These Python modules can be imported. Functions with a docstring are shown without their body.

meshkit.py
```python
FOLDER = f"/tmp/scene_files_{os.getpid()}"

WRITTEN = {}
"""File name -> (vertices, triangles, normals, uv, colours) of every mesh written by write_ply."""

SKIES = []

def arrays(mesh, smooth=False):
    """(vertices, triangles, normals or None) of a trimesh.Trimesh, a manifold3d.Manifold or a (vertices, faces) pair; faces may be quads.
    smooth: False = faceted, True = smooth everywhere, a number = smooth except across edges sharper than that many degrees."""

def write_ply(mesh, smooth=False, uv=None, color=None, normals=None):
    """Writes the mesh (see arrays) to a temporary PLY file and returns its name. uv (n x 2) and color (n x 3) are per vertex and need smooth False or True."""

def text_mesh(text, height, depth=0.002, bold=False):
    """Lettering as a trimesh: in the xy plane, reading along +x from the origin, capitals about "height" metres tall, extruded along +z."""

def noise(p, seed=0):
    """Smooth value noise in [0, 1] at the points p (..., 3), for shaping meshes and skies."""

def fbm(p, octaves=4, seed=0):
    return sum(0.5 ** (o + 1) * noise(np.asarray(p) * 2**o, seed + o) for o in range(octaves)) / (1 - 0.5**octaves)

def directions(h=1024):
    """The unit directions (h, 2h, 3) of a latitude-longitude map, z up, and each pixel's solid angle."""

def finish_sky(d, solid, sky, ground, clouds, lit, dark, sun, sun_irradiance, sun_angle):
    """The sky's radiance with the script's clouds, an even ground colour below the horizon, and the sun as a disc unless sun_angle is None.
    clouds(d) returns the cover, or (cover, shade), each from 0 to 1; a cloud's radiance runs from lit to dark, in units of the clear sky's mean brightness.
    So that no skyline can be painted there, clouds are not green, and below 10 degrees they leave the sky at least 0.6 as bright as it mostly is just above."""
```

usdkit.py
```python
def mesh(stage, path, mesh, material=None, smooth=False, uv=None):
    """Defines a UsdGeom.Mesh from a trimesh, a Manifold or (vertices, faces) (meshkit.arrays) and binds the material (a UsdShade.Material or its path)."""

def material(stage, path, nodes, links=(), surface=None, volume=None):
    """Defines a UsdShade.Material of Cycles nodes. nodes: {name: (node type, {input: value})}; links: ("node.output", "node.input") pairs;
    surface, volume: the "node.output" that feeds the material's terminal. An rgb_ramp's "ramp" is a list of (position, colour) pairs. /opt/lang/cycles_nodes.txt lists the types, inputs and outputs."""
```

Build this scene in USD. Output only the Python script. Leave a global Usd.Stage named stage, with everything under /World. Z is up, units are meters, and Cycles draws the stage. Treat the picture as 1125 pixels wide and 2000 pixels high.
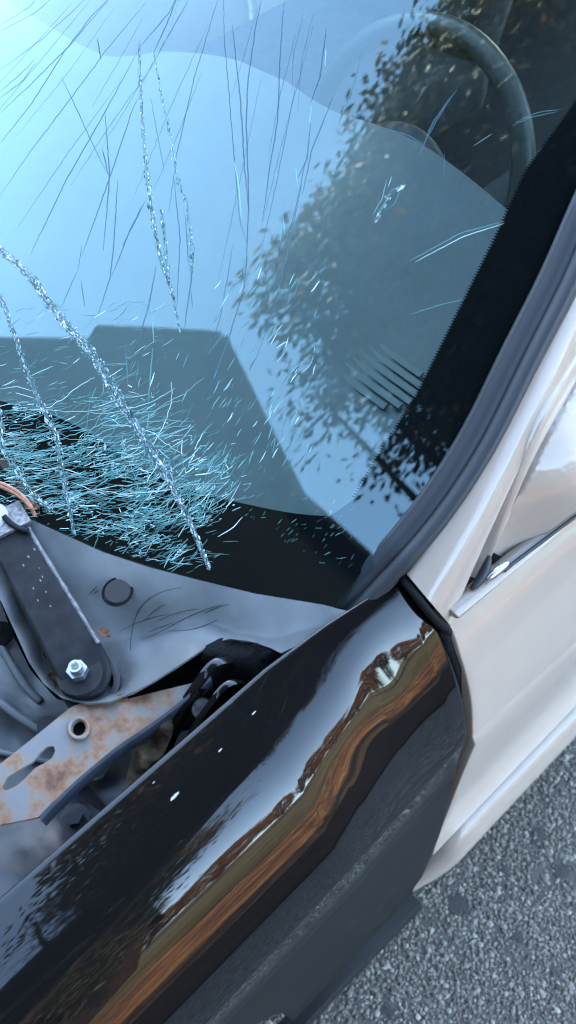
import math, random
import numpy as np, trimesh, usdkit, meshkit
from pxr import Usd, UsdGeom, UsdLux, UsdShade, Gf, Sdf
from scipy.interpolate import RBFInterpolator, CubicSpline, PchipInterpolator
from scipy.spatial import Delaunay, ConvexHull
from shapely.geometry import Polygon, Point, LineString
import shapely
stage = Usd.Stage.CreateInMemory()
UsdGeom.SetStageUpAxis(stage, UsdGeom.Tokens.z); UsdGeom.SetStageMetersPerUnit(stage, 1.0)
UsdGeom.Xform.Define(stage, '/World'); UsdGeom.Scope.Define(stage, '/World/Looks')
RNG = np.random.default_rng(7); random.seed(7)
# ------------------------------------------------------------------ camera
# world: +x = the car's left, +y = towards its tail, z up; the left front door starts at y = 0
CAM = np.array([1.017, -.389, 1.749])
RIGHT = np.array([.68495, .72752, -.03941]); UP = np.array([-.57962, .57687, .57554]); BACK = np.cross(RIGHT, UP)
RIGHT /= np.linalg.norm(RIGHT); BACK /= np.linalg.norm(BACK); UP = np.cross(BACK, RIGHT)
FPX = 1919.5                                        # focal length, in pixels of a 1125 wide picture
cam = UsdGeom.Camera.Define(stage, '/World/camera')
cam.CreateHorizontalApertureAttr(36.0); cam.CreateVerticalApertureAttr(64.0)
cam.CreateFocalLengthAttr(36.0 * FPX / 1125); cam.CreateClippingRangeAttr(Gf.Vec2f(.05, 2000))
cam.AddTransformOp().Set(Gf.Matrix4d(*RIGHT, 0, *UP, 0, *BACK, 0, *CAM, 1))
cam.CreateExposureAttr(4.2)
cam.CreateFStopAttr(9.5); cam.CreateFocusDistanceAttr(1.05)
# ------------------------------------------------------------------ sky and sun (late afternoon, sun low behind the car on its right)
SUN_EL, SUN_AZ = math.radians(18), math.radians(-64)          # azimuth = atan2(x, y)
LOOKS = {}
def mat(name, nodes, links=(), surface='p.BSDF', volume=None):
    LOOKS[name] = usdkit.material(stage, '/World/Looks/' + name, nodes, links, surface, volume); return LOOKS[name]
skym = mat('sky_look', {'s': ('sky_texture', {'sky_type': 'single_scattering', 'sun_disc': False, 'sun_elevation': SUN_EL, 'sun_rotation': SUN_AZ,
                                              'air_density': 1.0, 'aerosol_density': .35, 'ozone_density': .5}),
                        'b': ('background_shader', {'strength': .15})}, [('s.color', 'b.color')], 'b.background')
dome = UsdLux.DomeLight.Define(stage, '/World/sky')
UsdShade.MaterialBindingAPI.Apply(dome.GetPrim()).Bind(skym)
sun = UsdLux.DistantLight.Define(stage, '/World/sun')
sun.CreateIntensityAttr(.6); sun.CreateAngleAttr(.5); sun.CreateNormalizeAttr(True); sun.CreateColorAttr(Gf.Vec3f(1, .84, .66))
sd = np.array([math.sin(SUN_AZ) * math.cos(SUN_EL), math.cos(SUN_AZ) * math.cos(SUN_EL), math.sin(SUN_EL)])
zx = np.cross([0, 0, 1.], sd); zx /= np.linalg.norm(zx); zy = np.cross(sd, zx)
sun.AddTransformOp().Set(Gf.Matrix4d(*zx, 0, *zy, 0, *sd, 0, 0, 0, 30, 1))
for p_, l_, c_ in ((dome, 'clear blue late afternoon sky', 'sky'), (sun, 'low warm sun on the right of the car', 'sun')):
    p_.GetPrim().SetCustomDataByKey('kind', 'structure')
# ------------------------------------------------------------------ scene helpers
used = {}
def numbered(path):
    k = used.get(path, -1) + 1; used[path] = k
    return path if k == 0 else '%s_%03d' % (path, k)
ISLES = {'crack_bright', 'crushed_glass', 'aggregate', 'leaf_green', 'leaf_autumn', 'dry_leaf'}
def island_values(m):
    # one random value for each separate piece of a mesh, kept with it as a primvar
    from scipy.sparse import coo_matrix
    from scipy.sparse.csgraph import connected_components
    f = np.array(m.GetFaceVertexIndicesAttr().Get()).reshape(-1, 3); n = len(m.GetPointsAttr().Get())
    i = np.r_[f[:, 0], f[:, 1]]; j = np.r_[f[:, 1], f[:, 2]]
    k, lab = connected_components(coo_matrix((np.ones(len(i)), (i, j)), (n, n)), False)
    val = np.random.default_rng(n).random(k)[lab].astype(np.float32)
    UsdGeom.PrimvarsAPI(m).CreatePrimvar('rnd', Sdf.ValueTypeNames.FloatArray, 'vertex').Set(val.tolist())
def obj(name, mesh, look, parent=None, smooth=30, label=None, kind=None, uv=None):
    base = (str(parent.GetPath()) if parent is not None else '/World') + '/' + name
    m_ = usdkit.mesh(stage, numbered(base), mesh, LOOKS[look], smooth); p = m_.GetPrim()
    if look in ISLES: island_values(m_)
    if label: p.SetCustomDataByKey('label', label)
    if kind: p.SetCustomDataByKey('kind', kind)
    return p
def tag(p, label=None, category=None, group=None, kind=None):
    for k, v in (('label', label), ('category', category), ('group', group), ('kind', kind)):
        if v: p.SetCustomDataByKey(k, v)
    return p
def thing(name, label, category, group=None, loc=(0, 0, 0), rz=0):
    x = UsdGeom.Xform.Define(stage, numbered('/World/' + name)); x.AddTranslateOp().Set(Gf.Vec3d(*map(float, loc))); x.AddRotateZOp().Set(float(rz))
    return tag(x.GetPrim(), label, category, group)
def copy_of(src, label, loc, rz=0, scale=1.0):
    x = UsdGeom.Xform.Define(stage, numbered(str(src.GetPath()).rstrip('0123456789').rstrip('_')))
    x.AddTranslateOp().Set(Gf.Vec3d(*map(float, loc))); x.AddRotateZOp().Set(float(rz)); x.AddScaleOp().Set(Gf.Vec3f(scale, scale, scale))
    p = x.GetPrim(); p.GetReferences().AddInternalReference(src.GetPath()); p.SetInstanceable(True)
    cd = src.GetCustomData(); return tag(p, label, cd.get('category'), cd.get('group'))
cat = trimesh.util.concatenate
def T(v, f): return trimesh.Trimesh(np.asarray(v, float), np.asarray(f, int), process=False)
def box(c, e, rot=None):
    b = trimesh.creation.box(e)
    if rot is not None: b.apply_transform(rot)
    b.apply_translation(c); return b
# survey helpers: a sight line of the photograph met with a real surface of the car
def ray(u, v):
    d = (u - 562.5) / FPX * RIGHT - (v - 1000) / FPX * UP - BACK
    return d / np.linalg.norm(d)
def at(u, v, x=None, y=None, z=None):
    d = ray(u, v)
    for i, k in enumerate((x, y, z)):
        if k is not None: return CAM + d * (k - CAM[i]) / d[i]
def at_plane(u, v, n, d0):
    n = np.asarray(n, float); d = ray(u, v); return CAM + d * (d0 - CAM @ n) / (d @ n)
# windshield surface
WK, WS, WY, WZ = .475, .52, .307, .958
def wz(x, y): return WZ + WS * (y + WY - WK * x * x)
def wnorm(x, y):
    n = np.stack([2 * WS * WK * np.asarray(x), np.full(np.shape(x), -WS), np.ones(np.shape(x))], -1)
    return n / np.linalg.norm(n, axis=-1, keepdims=True)
def on_glass(u, v, lift=0.0):
    """Point where the sight line meets the windshield's outer face, lifted along its normal."""
    d = ray(u, v)                 # quadratic in t
    A = WS * WK * d[0] ** 2; B = d[2] - WS * d[1] + 2 * WS * WK * CAM[0] * d[0]; Cc = CAM[2] - WZ - WS * (CAM[1] + WY - WK * CAM[0] ** 2)
    disc = B * B - 4 * A * Cc
    if disc < 0: return None
    t = [(-B - math.sqrt(disc)) / (2 * A), (-B + math.sqrt(disc)) / (2 * A)]; t = min(q for q in t if q > 0)
    p = CAM + t * d
    return p + lift * wnorm(p[0], p[1])
def resample(pts, step):
    pts = np.asarray(pts, float); L = np.r_[0, np.cumsum(np.linalg.norm(np.diff(pts, axis=0), axis=1))]
    n = max(2, int(round(L[-1] / step)) + 1); s = np.linspace(0, L[-1], n)
    return np.stack([np.interp(s, L, pts[:, k]) for k in range(pts.shape[1])], 1)
def smooth_path(pts, n):
    pts = np.asarray(pts, float); L = np.r_[0, np.cumsum(np.linalg.norm(np.diff(pts, axis=0), axis=1))]
    return CubicSpline(L, pts)(np.linspace(0, L[-1], n)) if len(pts) > 2 else resample(pts, L[-1] / (n - 1))
def loft(rows, close=False, cap=False):
    """rows (m, n, 3) -> a sheet; close: each row is a ring."""
    R_ = np.asarray(rows, float); m, n = R_.shape[:2]; v = R_.reshape(-1, 3); f = []
    for i in range(m - 1):
        for j in range(n if close else n - 1):
            a, b = i * n + j, i * n + (j + 1) % n
            f += [[a, b, b + n], [a, b + n, a + n]]
    if cap and close:
        v = np.vstack([v, R_[0].mean(0), R_[-1].mean(0)]); c0, c1 = len(v) - 2, len(v) - 1
        for j in range(n):
            f += [[c0, (j + 1) % n, j], [c1, (m - 1) * n + j, (m - 1) * n + (j + 1) % n]]
    return T(v, f)
def shell(mesh, t, direction=None):
    """Gives a sheet a thickness t on its back: along its normals, or along a given direction."""
    v, f = np.array(mesh.vertices), np.array(mesh.faces)
    n = np.zeros_like(v); fn = np.cross(v[f[:, 1]] - v[f[:, 0]], v[f[:, 2]] - v[f[:, 0]])
    for k in range(3): np.add.at(n, f[:, k], fn)
    n /= np.maximum(np.linalg.norm(n, axis=1, keepdims=True), 1e-12)
    if direction is not None: n = -np.tile(np.asarray(direction, float), (len(v), 1))
    w = v - n * t; N = len(v)
    e = np.sort(np.vstack([f[:, [0, 1]], f[:, [1, 2]], f[:, [2, 0]]]), 1); d = np.vstack([f[:, [0, 1]], f[:, [1, 2]], f[:, [2, 0]]])
    _, inv, cnt = np.unique(e, axis=0, return_inverse=True, return_counts=True)
    b = d[cnt[inv.ravel()] == 1]
    side = np.vstack([np.c_[b[:, 1], b[:, 0], b[:, 0] + N], np.c_[b[:, 1], b[:, 0] + N, b[:, 1] + N]])
    return T(np.vstack([v, w]), np.vstack([f, f[:, ::-1] + N, side]))
def tube(path, r, n=8, cap=True):
    path = np.asarray(path, float); r = np.broadcast_to(r, len(path)); t = np.gradient(path, axis=0); t /= np.linalg.norm(t, axis=1, keepdims=True)
    ref = np.array([0, 0, 1.]) if abs(t[:, 2]).mean() < .9 else np.array([1., 0, 0]); rows = []
    for p, q, rr in zip(path, t, r):
        a = np.cross(ref, q); a /= np.linalg.norm(a); b = np.cross(q, a); th = np.arange(n) / n * 2 * np.pi
        rows.append(p + rr * (np.cos(th)[:, None] * a + np.sin(th)[:, None] * b))
    return loft(rows, True, cap)
def sweep(path, side, up, prof):
    """Sweeps an open or closed profile [(side offset, up offset)] along a path with given side / up vectors."""
    return [[p + a * s + b * u for a, b in prof] for p, s, u in zip(path, side, up)]
def px_sheet(poly, ctrl, step=7, axis='z', rough=0.0, seed=0):
    """A sheet over an outline traced in the photograph; its height (or x) is a thin plate spline through surveyed points."""
    ring = resample(np.vstack([poly, poly[:1]]), step)[:-1]; P_ = Polygon(ring).buffer(0)
    x0, y0, x1, y1 = P_.bounds
    g = np.stack(np.meshgrid(np.arange(x0, x1, step), np.arange(y0, y1, step)), -1).reshape(-1, 2)
    g = g[shapely.contains_xy(P_.buffer(-step * .55), g[:, 0], g[:, 1])]
    pts = np.vstack([ring, g]); c = np.asarray(ctrl, float)
    h = RBFInterpolator(c[:, :2] / 300, c[:, 2], kernel='thin_plate_spline', smoothing=2e-5)(pts / 300)
    if rough: h = h + rough * (meshkit.fbm(np.c_[pts / 40, 0 * h], 3, seed) - .5)
    tri = Delaunay(pts).simplices; cen = pts[tri].mean(1); tri = tri[shapely.contains_xy(P_, cen[:, 0], cen[:, 1])]
    v = np.array([at(u, w, **{axis: z}) for (u, w), z in zip(pts, h)])
    m = T(v, tri); nrm = np.cross(v[tri[:, 1]] - v[tri[:, 0]], v[tri[:, 2]] - v[tri[:, 0]])
    flip = (nrm * (CAM - v[tri[:, 0]])).sum(1) < 0
    tri[flip] = tri[flip][:, ::-1]; return T(v, tri)
# ------------------------------------------------------------------ materials
def plain(name, c, rough=.5, metal=0.0, coat=0.0, spec=.5, coat_rough=.03, bump=None, vary=None, **kw):
    n = {'p': ('principled_bsdf', {'base_color': c, 'roughness': rough, 'metallic': metal, 'coat_weight': coat, 'coat_roughness': coat_rough, 'specular_ior_level': spec, **kw})}; l = []
    n['g'] = ('geometry', {})
    if vary:                                            # (scale, amount)
        s, a = vary
        n['vn'] = ('noise_texture', {'scale': s, 'detail': 5.0, 'roughness': .6})
        n['vr'] = ('rgb_ramp', {'ramp': [(.3, [q * (1 - a) for q in c]), (.7, [min(1, q * (1 + a)) for q in c])]})
        l += [('g.position', 'vn.vector'), ('vn.fac', 'vr.fac'), ('vr.color', 'p.base_color')]
    if bump:
        s, st, d = bump
        n['bn'] = ('noise_texture', {'scale': s, 'detail': 4.0}); n['b'] = ('bump', {'strength': st, 'distance': d})
        l += [('g.position', 'bn.vector'), ('bn.fac', 'b.height'), ('b.normal', 'p.normal')]
    return mat(name, n, l)
def islands(name, ramp, rough=.5, spec=.5, transl=0.0, coat=0.0):
    n = {'g': ('attribute', {'attribute': 'rnd'}), 'r': ('rgb_ramp', {'ramp': ramp}), 'p': ('principled_bsdf', {'roughness': rough, 'specular_ior_level': spec, 'coat_weight': coat})}
    l = [('g.fac', 'r.fac'), ('r.color', 'p.base_color')]
    if transl:
        n['t'] = ('translucent_bsdf', {}); n['m'] = ('mix_closure', {'fac': transl})
        l += [('r.color', 't.color'), ('p.BSDF', 'm.closure1'), ('t.BSDF', 'm.closure2')]
        return mat(name, n, l, 'm.closure')
    return mat(name, n, l)
plain('silver_paint', (.27, .212, .170), .42, 0.0, .8, spec=.3, coat_rough=.10, vary=(30, .03))
plain('black_paint', (.0022, .002, .002), .6, 0, 1.0, spec=0.0, coat_rough=.012)
plain('cowl_plastic', (.092, .100, .104), .42, spec=.45, vary=(22, .18), bump=(1500, .08, .0006))
plain('rubber', (.017, .0195, .023), .45, spec=.35, bump=(900, .08, .0005))
plain('black_plastic', (.006, .006, .007), .5, spec=.3, bump=(700, .15, .0006))
plain('foam', (.008, .008, .009), .95, spec=.1, bump=(500, .8, .002))
plain('wiper_black', (.009, .010, .012), .6, spec=.15, vary=(60, .5), bump=(600, .1, .0005))
plain('worn_metal', (.11, .11, .115), .45, .6, vary=(220, .6), bump=(900, .4, .0006))
plain('bolt_steel', (.22, .23, .24), .32, .9, vary=(300, .3))
plain('chrome', (.42, .42, .43), .24, 1.0)
plain('dash_vinyl', (.082, .09, .092), .6, bump=(900, .2, .0006), vary=(9, .12))
plain('dash_pale', (.15, .16, .16), .6); plain('dash_dark', (.02, .022, .022), .6)
plain('cabin_cloth', (.045, .05, .055), .9, spec=.2, vary=(40, .2))
plain('wheel_leather', (.045, .042, .038), .4, spec=.4)
plain('body_dark', (.006, .006, .007), .7, spec=.2)
plain('tray_paint', (.022, .026, .034), .4, spec=.4, vary=(40, .4))
plain('copper', (.30, .13, .07), .5, vary=(200, .4))
plain('tyre', (.012, .012, .012), .85, bump=(300, .3, .001))
plain('ceramic', (.004, .0045, .005), 1.0, spec=0.0)
mat('fender_paint', {'g': ('geometry', {}), 'xyz': ('separate_xyz', {}), 'r': ('map_range', {'from_min': .75, 'from_max': .67, 'to_min': 0., 'to_max': 1., 'clamp': True}), 'n': ('noise_texture', {'scale': 35., 'detail': 6.}),
                     'n2': ('map_range', {'from_min': .3, 'from_max': .75, 'to_min': .4, 'to_max': 1., 'clamp': True}), 'mu': ('math', {'math_type': 'multiply'}), 'c': ('mix_color', {'a': (.0022, .002, .002), 'b': (.008, .008, .0078)}), 'cw': ('mix_float', {'a': 1.0, 'b': .5}), 'cr': ('mix_float', {'a': .012, 'b': .42}),
                     'p': ('principled_bsdf', {'roughness': .6, 'specular_ior_level': 0., 'coat_weight': 1.})},
    [('g.position', 'xyz.vector'), ('xyz.z', 'r.value'), ('g.position', 'n.vector'), ('n.fac', 'n2.value'), ('r.result', 'mu.value1'), ('n2.result', 'mu.value2'), ('mu.value', 'c.fac'), ('c.result', 'p.base_color'), ('r.result', 'cr.fac'), ('r.result', 'cw.fac'), ('cw.result', 'p.coat_weight'), ('cr.result', 'p.coat_roughness')])
# windshield: tinted laminate, mirror-like coating on a clear body
mat('windshield_glass', {'t': ('transparent_bsdf', {'color': (.80, .90, .90)}), 'g': ('glossy_bsdf', {'color': (.71, .97, 1.0), 'roughness': .004}),
                         'f': ('fresnel', {'IOR': 2.02}), 'm': ('mix_closure', {}), 'ge': ('geometry', {}), 'k': ('math', {'math_type': 'subtract', 'value1': 1.0}), 'mu': ('math', {'math_type': 'multiply'})},
    [('ge.backfacing', 'k.value2'), ('k.value', 'mu.value1'), ('f.fac', 'mu.value2'), ('mu.value', 'm.fac'), ('t.BSDF', 'm.closure1'), ('g.BSDF', 'm.closure2')], 'm.closure')
mat('window_glass', {'t': ('transparent_bsdf', {'color': (.75, .82, .82)}), 'g': ('glossy_bsdf', {'color': (1, 1, 1), 'roughness': .004}),
                     'f': ('fresnel', {'IOR': 1.6}), 'm': ('mix_closure', {})}, [('f.fac', 'm.fac'), ('t.BSDF', 'm.closure1'), ('g.BSDF', 'm.closure2')], 'm.closure')
mat('crack_dark', {'d': ('diffuse_bsdf', {'color': (.035, .06, .075)}), 't': ('transparent_bsdf', {'color': (.8, .9, .95)}), 'm': ('mix_closure', {'fac': .35})}, [('d.BSDF', 'm.closure1'), ('t.BSDF', 'm.closure2')], 'm.closure')
def glints(name, ramp, metal, rough):
    mat(name, {'g': ('attribute', {'attribute': 'rnd'}), 'r': ('rgb_ramp', {'ramp': ramp}), 'p': ('principled_bsdf', {'roughness': rough, 'metallic': metal})}, [('g.fac', 'r.fac'), ('r.color', 'p.base_color')])
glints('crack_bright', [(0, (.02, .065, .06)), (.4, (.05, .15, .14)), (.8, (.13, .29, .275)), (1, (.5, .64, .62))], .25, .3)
glints('crushed_glass', [(0, (.02, .045, .05)), (.4, (.06, .11, .115)), (.72, (.16, .24, .245)), (.92, (.36, .46, .46)), (1, (.8, .85, .85))], .3, .25)
# hinge bracket: grey primer with rust
mat('rusty_steel', {'g': ('geometry', {}), 'n': ('noise_texture', {'scale': 26., 'detail': 6., 'roughness': .62}), 'n2': ('noise_texture', {'scale': 160., 'detail': 4.}),
                    'mm': ('math', {'math_type': 'multiply_add', 'value2': .22}), 'r': ('rgb_ramp', {'ramp': [(.0, (.11, .115, .125)), (.51, (.125, .125, .13)), (.59, (.155, .122, .10)), (.66, (.175, .09, .048)), (.77, (.08, .035, .018))]}),
                    'b': ('bump', {'strength': .25, 'distance': .0008}), 'p': ('principled_bsdf', {'roughness': .5, 'metallic': .15})},
    [('g.position', 'n.vector'), ('g.position', 'n2.vector'), ('n2.fac', 'mm.value1'), ('n.fac', 'mm.value3'), ('mm.value', 'r.fac'), ('r.color', 'p.base_color'), ('n2.fac', 'b.height'), ('b.normal', 'p.normal')])
islands('dry_leaf', [(0, (.10, .04, .02)), (.5, (.16, .085, .045)), (1, (.2, .12, .06))], .6, transl=.2)
plain('glint_fleck_white', (.38, .38, .36), .5); plain('tan_scrap', (.085, .055, .03), .8, vary=(90, .6), bump=(220, .6, .002))
# ground
mat('asphalt', {'g': ('geometry', {}), 'v': ('voronoi_texture', {'scale': 95.}), 'r': ('rgb_ramp', {'ramp': [(0, (.07, .064, .057)), (.55, (.14, .128, .114)), (1, (.24, .225, .2))]}),
                'sp': ('separate_color', {}), 'b': ('bump', {'strength': .6, 'distance': .004}), 'p': ('principled_bsdf', {'roughness': .75})},
    [('g.position', 'v.vector'), ('v.color', 'sp.color'), ('sp.r', 'r.fac'), ('r.color', 'p.base_color'), ('v.distance', 'b.height'), ('b.normal', 'p.normal')])
plain('spot_dark', (.045, .04, .036), .6, bump=(400, .5, .002)); plain('bitumen', (.098, .085, .070), .7, bump=(300, .5, .003))
islands('aggregate', [(0, (.075, .064, .052)), (.45, (.155, .132, .107)), (.75, (.205, .18, .147)), (.95, (.265, .248, .205)), (1, (.38, .35, .29))], .55)
mat('leaf_litter', {'g': ('geometry', {}), 'n': ('noise_texture', {'scale': 1.6, 'detail': 8., 'roughness': .75}), 'r': ('rgb_ramp', {'ramp': [(.3, (.03, .016, .01)), (.45, (.14, .06, .024)), (.56, (.36, .16, .045)), (.72, (.6, .34, .11))]}), 'p': ('principled_bsdf', {'roughness': .9})},
    [('g.position', 'n.vector'), ('n.fac', 'r.fac'), ('r.color', 'p.base_color')])
plain('verge_soil', (.045, .024, .016), .95, spec=.1, vary=(3, .5))
plain('dry_field', (.16, .13, .062), .95, spec=.1, vary=(.5, .4))
plain('bark', (.055, .04, .03), .9, vary=(8, .5), bump=(25, .8, .03))
islands('leaf_green', [(0, (.02, .026, .012)), (.6, (.045, .05, .022)), (.88, (.08, .066, .03)), (1, (.15, .085, .035))], .55, transl=.28)
islands('leaf_autumn', [(0, (.07, .03, .012)), (.5, (.2, .085, .025)), (1, (.3, .16, .05))], .6, transl=.3)
plain('siding', (.006, .006, .0062), .9, spec=0.0, vary=(2, .15)); plain('roofing', (.008, .008, .008), .9, spec=0.0, vary=(4, .3)); plain('trim_white', (.35, .35, .34), .6); plain('charcoal_trim', (.03, .03, .03), .6)
# ------------------------------------------------------------------ ground
def sheet(x0, y0, x1, y1, z, n=1):
    xs, ys = np.linspace(x0, x1, n + 1), np.linspace(y0, y1, n + 1)
    return loft([[(x, y, z) for x in xs] for y in ys])
g = obj('ground', sheet(-600, -600, 600, 600, -.03, 8), 'dry_field', smooth=False, kind='structure')
def slab(x0, y0, x1, y1, z0, z1):
    return box(((x0 + x1) / 2, (y0 + y1) / 2, (z0 + z1) / 2), (x1 - x0, y1 - y0, z1 - z0))
obj('road', slab(-9, -60, 2.5, 60, -.2, 0), 'asphalt', smooth=False, kind='structure')
obj('verge', slab(2.5, -60, 4.2, 60, -.2, .05), 'verge_soil', smooth=False, kind='structure')
# leaf covered bank, then a field that rises slowly behind it
bx = np.linspace(4.2, 9.0, 18); by = np.linspace(-60, 60, 121)
bank = np.array([[(x, y, -.0 + .8 * ((x - 4.2) / 4.8) + .14 * (meshkit.fbm(np.array([x * 2, y * 2, 0.]), 3, 4) - .5)) for x in bx] for y in by])
obj('leafy_bank', shell(loft(bank), .3, (0, 0, -1)), 'leaf_litter', smooth=True, kind='structure')
fx = np.linspace(8.9, 70, 20)
obj('field', shell(loft([[(x, y, .72 + .17 * (x - 8.9)) for x in fx] for y in np.linspace(-90, 90, 13)]), .5, (0, 0, -1)), 'dry_field', smooth=True, kind='structure')
# asphalt close by: stones bedded in bitumen
X0, X1, Y0, Y1, dx = .70, 1.36, -.44, .66, .0056
gx, gy = np.meshgrid(np.arange(X0, X1, dx), np.arange(Y0, Y1, dx)); gx = gx.ravel() + RNG.uniform(-.5, .5, gx.size) * dx; gy = gy.ravel() + RNG.uniform(-.5, .5, gy.size) * dx
obj('road_binder', sheet(X0 - .05, Y0 - .05, X1 + .05, Y1 + .05, .004), 'bitumen', smooth=False, kind='structure')
PITS = [(at(u, v, z=0.0)[:2], r) for u, v, r in ((1050, 1640, .016), (1100, 1705, .020), (985, 1700, .011), (898, 1772, .017), (1010, 1830, .009), (760, 1975, .014), (1080, 1900, .008))]
ico = trimesh.creation.icosahedron(); iv, if_ = ico.vertices, ico.faces; V, F_ = [], []
for k, (x, y) in enumerate(zip(gx, gy)):
    big = RNG.random() < .16
    s = RNG.uniform(.0036, .0052) if big else RNG.uniform(.0020, .0036)
    hole = meshkit.noise(np.array([x * 16, y * 16, 3.]), 5) > .80
    pit = any((x - c[0]) ** 2 + (y - c[1]) ** 2 < (r_ * (.6 + .8 * meshkit.noise(np.array([x * 90, y * 90, 1.]), 2))) ** 2 for c, r_ in PITS)
    if (hole and RNG.random() < .5) or (pit and RNG.random() < .8): continue
    w = iv * (1 + RNG.uniform(-.28, .28, (12, 1))) * s * np.array([RNG.uniform(.75, 1.35), RNG.uniform(.75, 1.35), RNG.uniform(.35, .6)])
    a = RNG.uniform(0, 6.3); c, sn = math.cos(a), math.sin(a)
    w = w @ np.array([[c, sn, 0], [-sn, c, 0], [0, 0, 1]]) + [x, y, .0035 + RNG.uniform(0, .0016)]
    F_.append(if_ + 12 * len(V)); V.append(w)
for c, r_ in PITS:
    th_ = np.arange(22) / 22 * 6.28318; rr_ = r_ * (.35 + 1.1 * meshkit.noise(np.c_[c[0] * 50 + 1.6 * np.cos(th_), c[1] * 50 + 1.6 * np.sin(th_), 0 * th_], 3))
    rim_ = np.c_[c[0] + rr_ * np.cos(th_), c[1] + rr_ * np.sin(th_), np.full(22, .0052)]
    obj('dark_spot', shell(T(np.vstack([rim_, [[c[0], c[1], .0056]]]), [[k, (k + 1) % 22, 22] for k in range(22)]), .001), 'spot_dark', smooth=False, kind='structure')  # flat dark discs laid where the stones are missing
tag(obj('road_aggregate', T(np.vstack(V), np.vstack(F_)), 'aggregate', smooth=False), 'grey crushed stones showing in the worn asphalt', 'stones', kind='stuff')
# ================================================================== the car
car = thing('car', 'silver sedan with glossy black front fender, shattered windshield and no hood', 'car')
# ---- windshield
def edge_x(yy):                                     # half width of the glass for the slope parameter
    return np.interp(yy, [0, .041, .08, .185, .265, .347, .421, .85], [.700, .703, .707, .698, .681, .663, .643, .560])
def glass_pt(s, t, lift=0.0):
    """s -1..1 across, t 0..1 from the cowl to the roof."""
    q = -.003 + .868 * t; x = s * edge_x(q); y = q - WY + WK * x * x
    p = np.array([x, y, wz(x, y)]); return p + lift * wnorm(x, y)
ss, tt = np.linspace(-1, 1, 61), np.linspace(0, 1, 41)
outer = loft([[glass_pt(s, t) for s in ss] for t in tt])
wind = obj('windshield', shell(outer, .005), 'windshield_glass', car, smooth=40, label='cracked and partly shattered windshield')
# black ceramic border, printed on the inner layer, with a row of teeth
inner_r = [(1180, 60), (1125, 200), (1030, 330), (960, 480), (880, 640), (810, 780), (745, 880), (690, 975)]
inner_b = [(640, 1010), (560, 1003), (470, 985), (330, 945), (235, 890), (150, 835), (60, 800), (0, 785), (-120, 740)]
def gpx(u, v, lift): return on_glass(u, v, lift)
DEP = -.0025
a3 = np.array([gpx(u, v, DEP) for u, v in resample(inner_r, 8)])
out3 = []
for p in a3:                                        # straight across to the glass edge
    q = p[1] + WY - WK * p[0] ** 2; x = edge_x(q) - .002; y = q - WY + WK * x * x; n = wnorm(x, y)
    out3.append(np.array([x, y, wz(x, y)]) + DEP * n)
frit_rows = [[a * (1 - k) + b * k for k in np.linspace(0, 1, 6)] for a, b in zip(a3, np.array(out3))]
for r in frit_rows:
    for j, p in enumerate(r):
        r[j] = np.array([p[0], p[1], wz(p[0], p[1])]) + DEP * wnorm(p[0], p[1])
fr = loft(frit_rows)
b3 = np.array([gpx(u, v, DEP) for u, v in smooth_path(inner_b, 60)])
low = []
for p in b3:
    x = p[0] + .10 * max(0, (p[0] - .3)) ; q = -.002; y = q - WY + WK * x * x; low.append(np.array([x, y, wz(x, y)]) + DEP * wnorm(x, y))
rows_b = []
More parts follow.
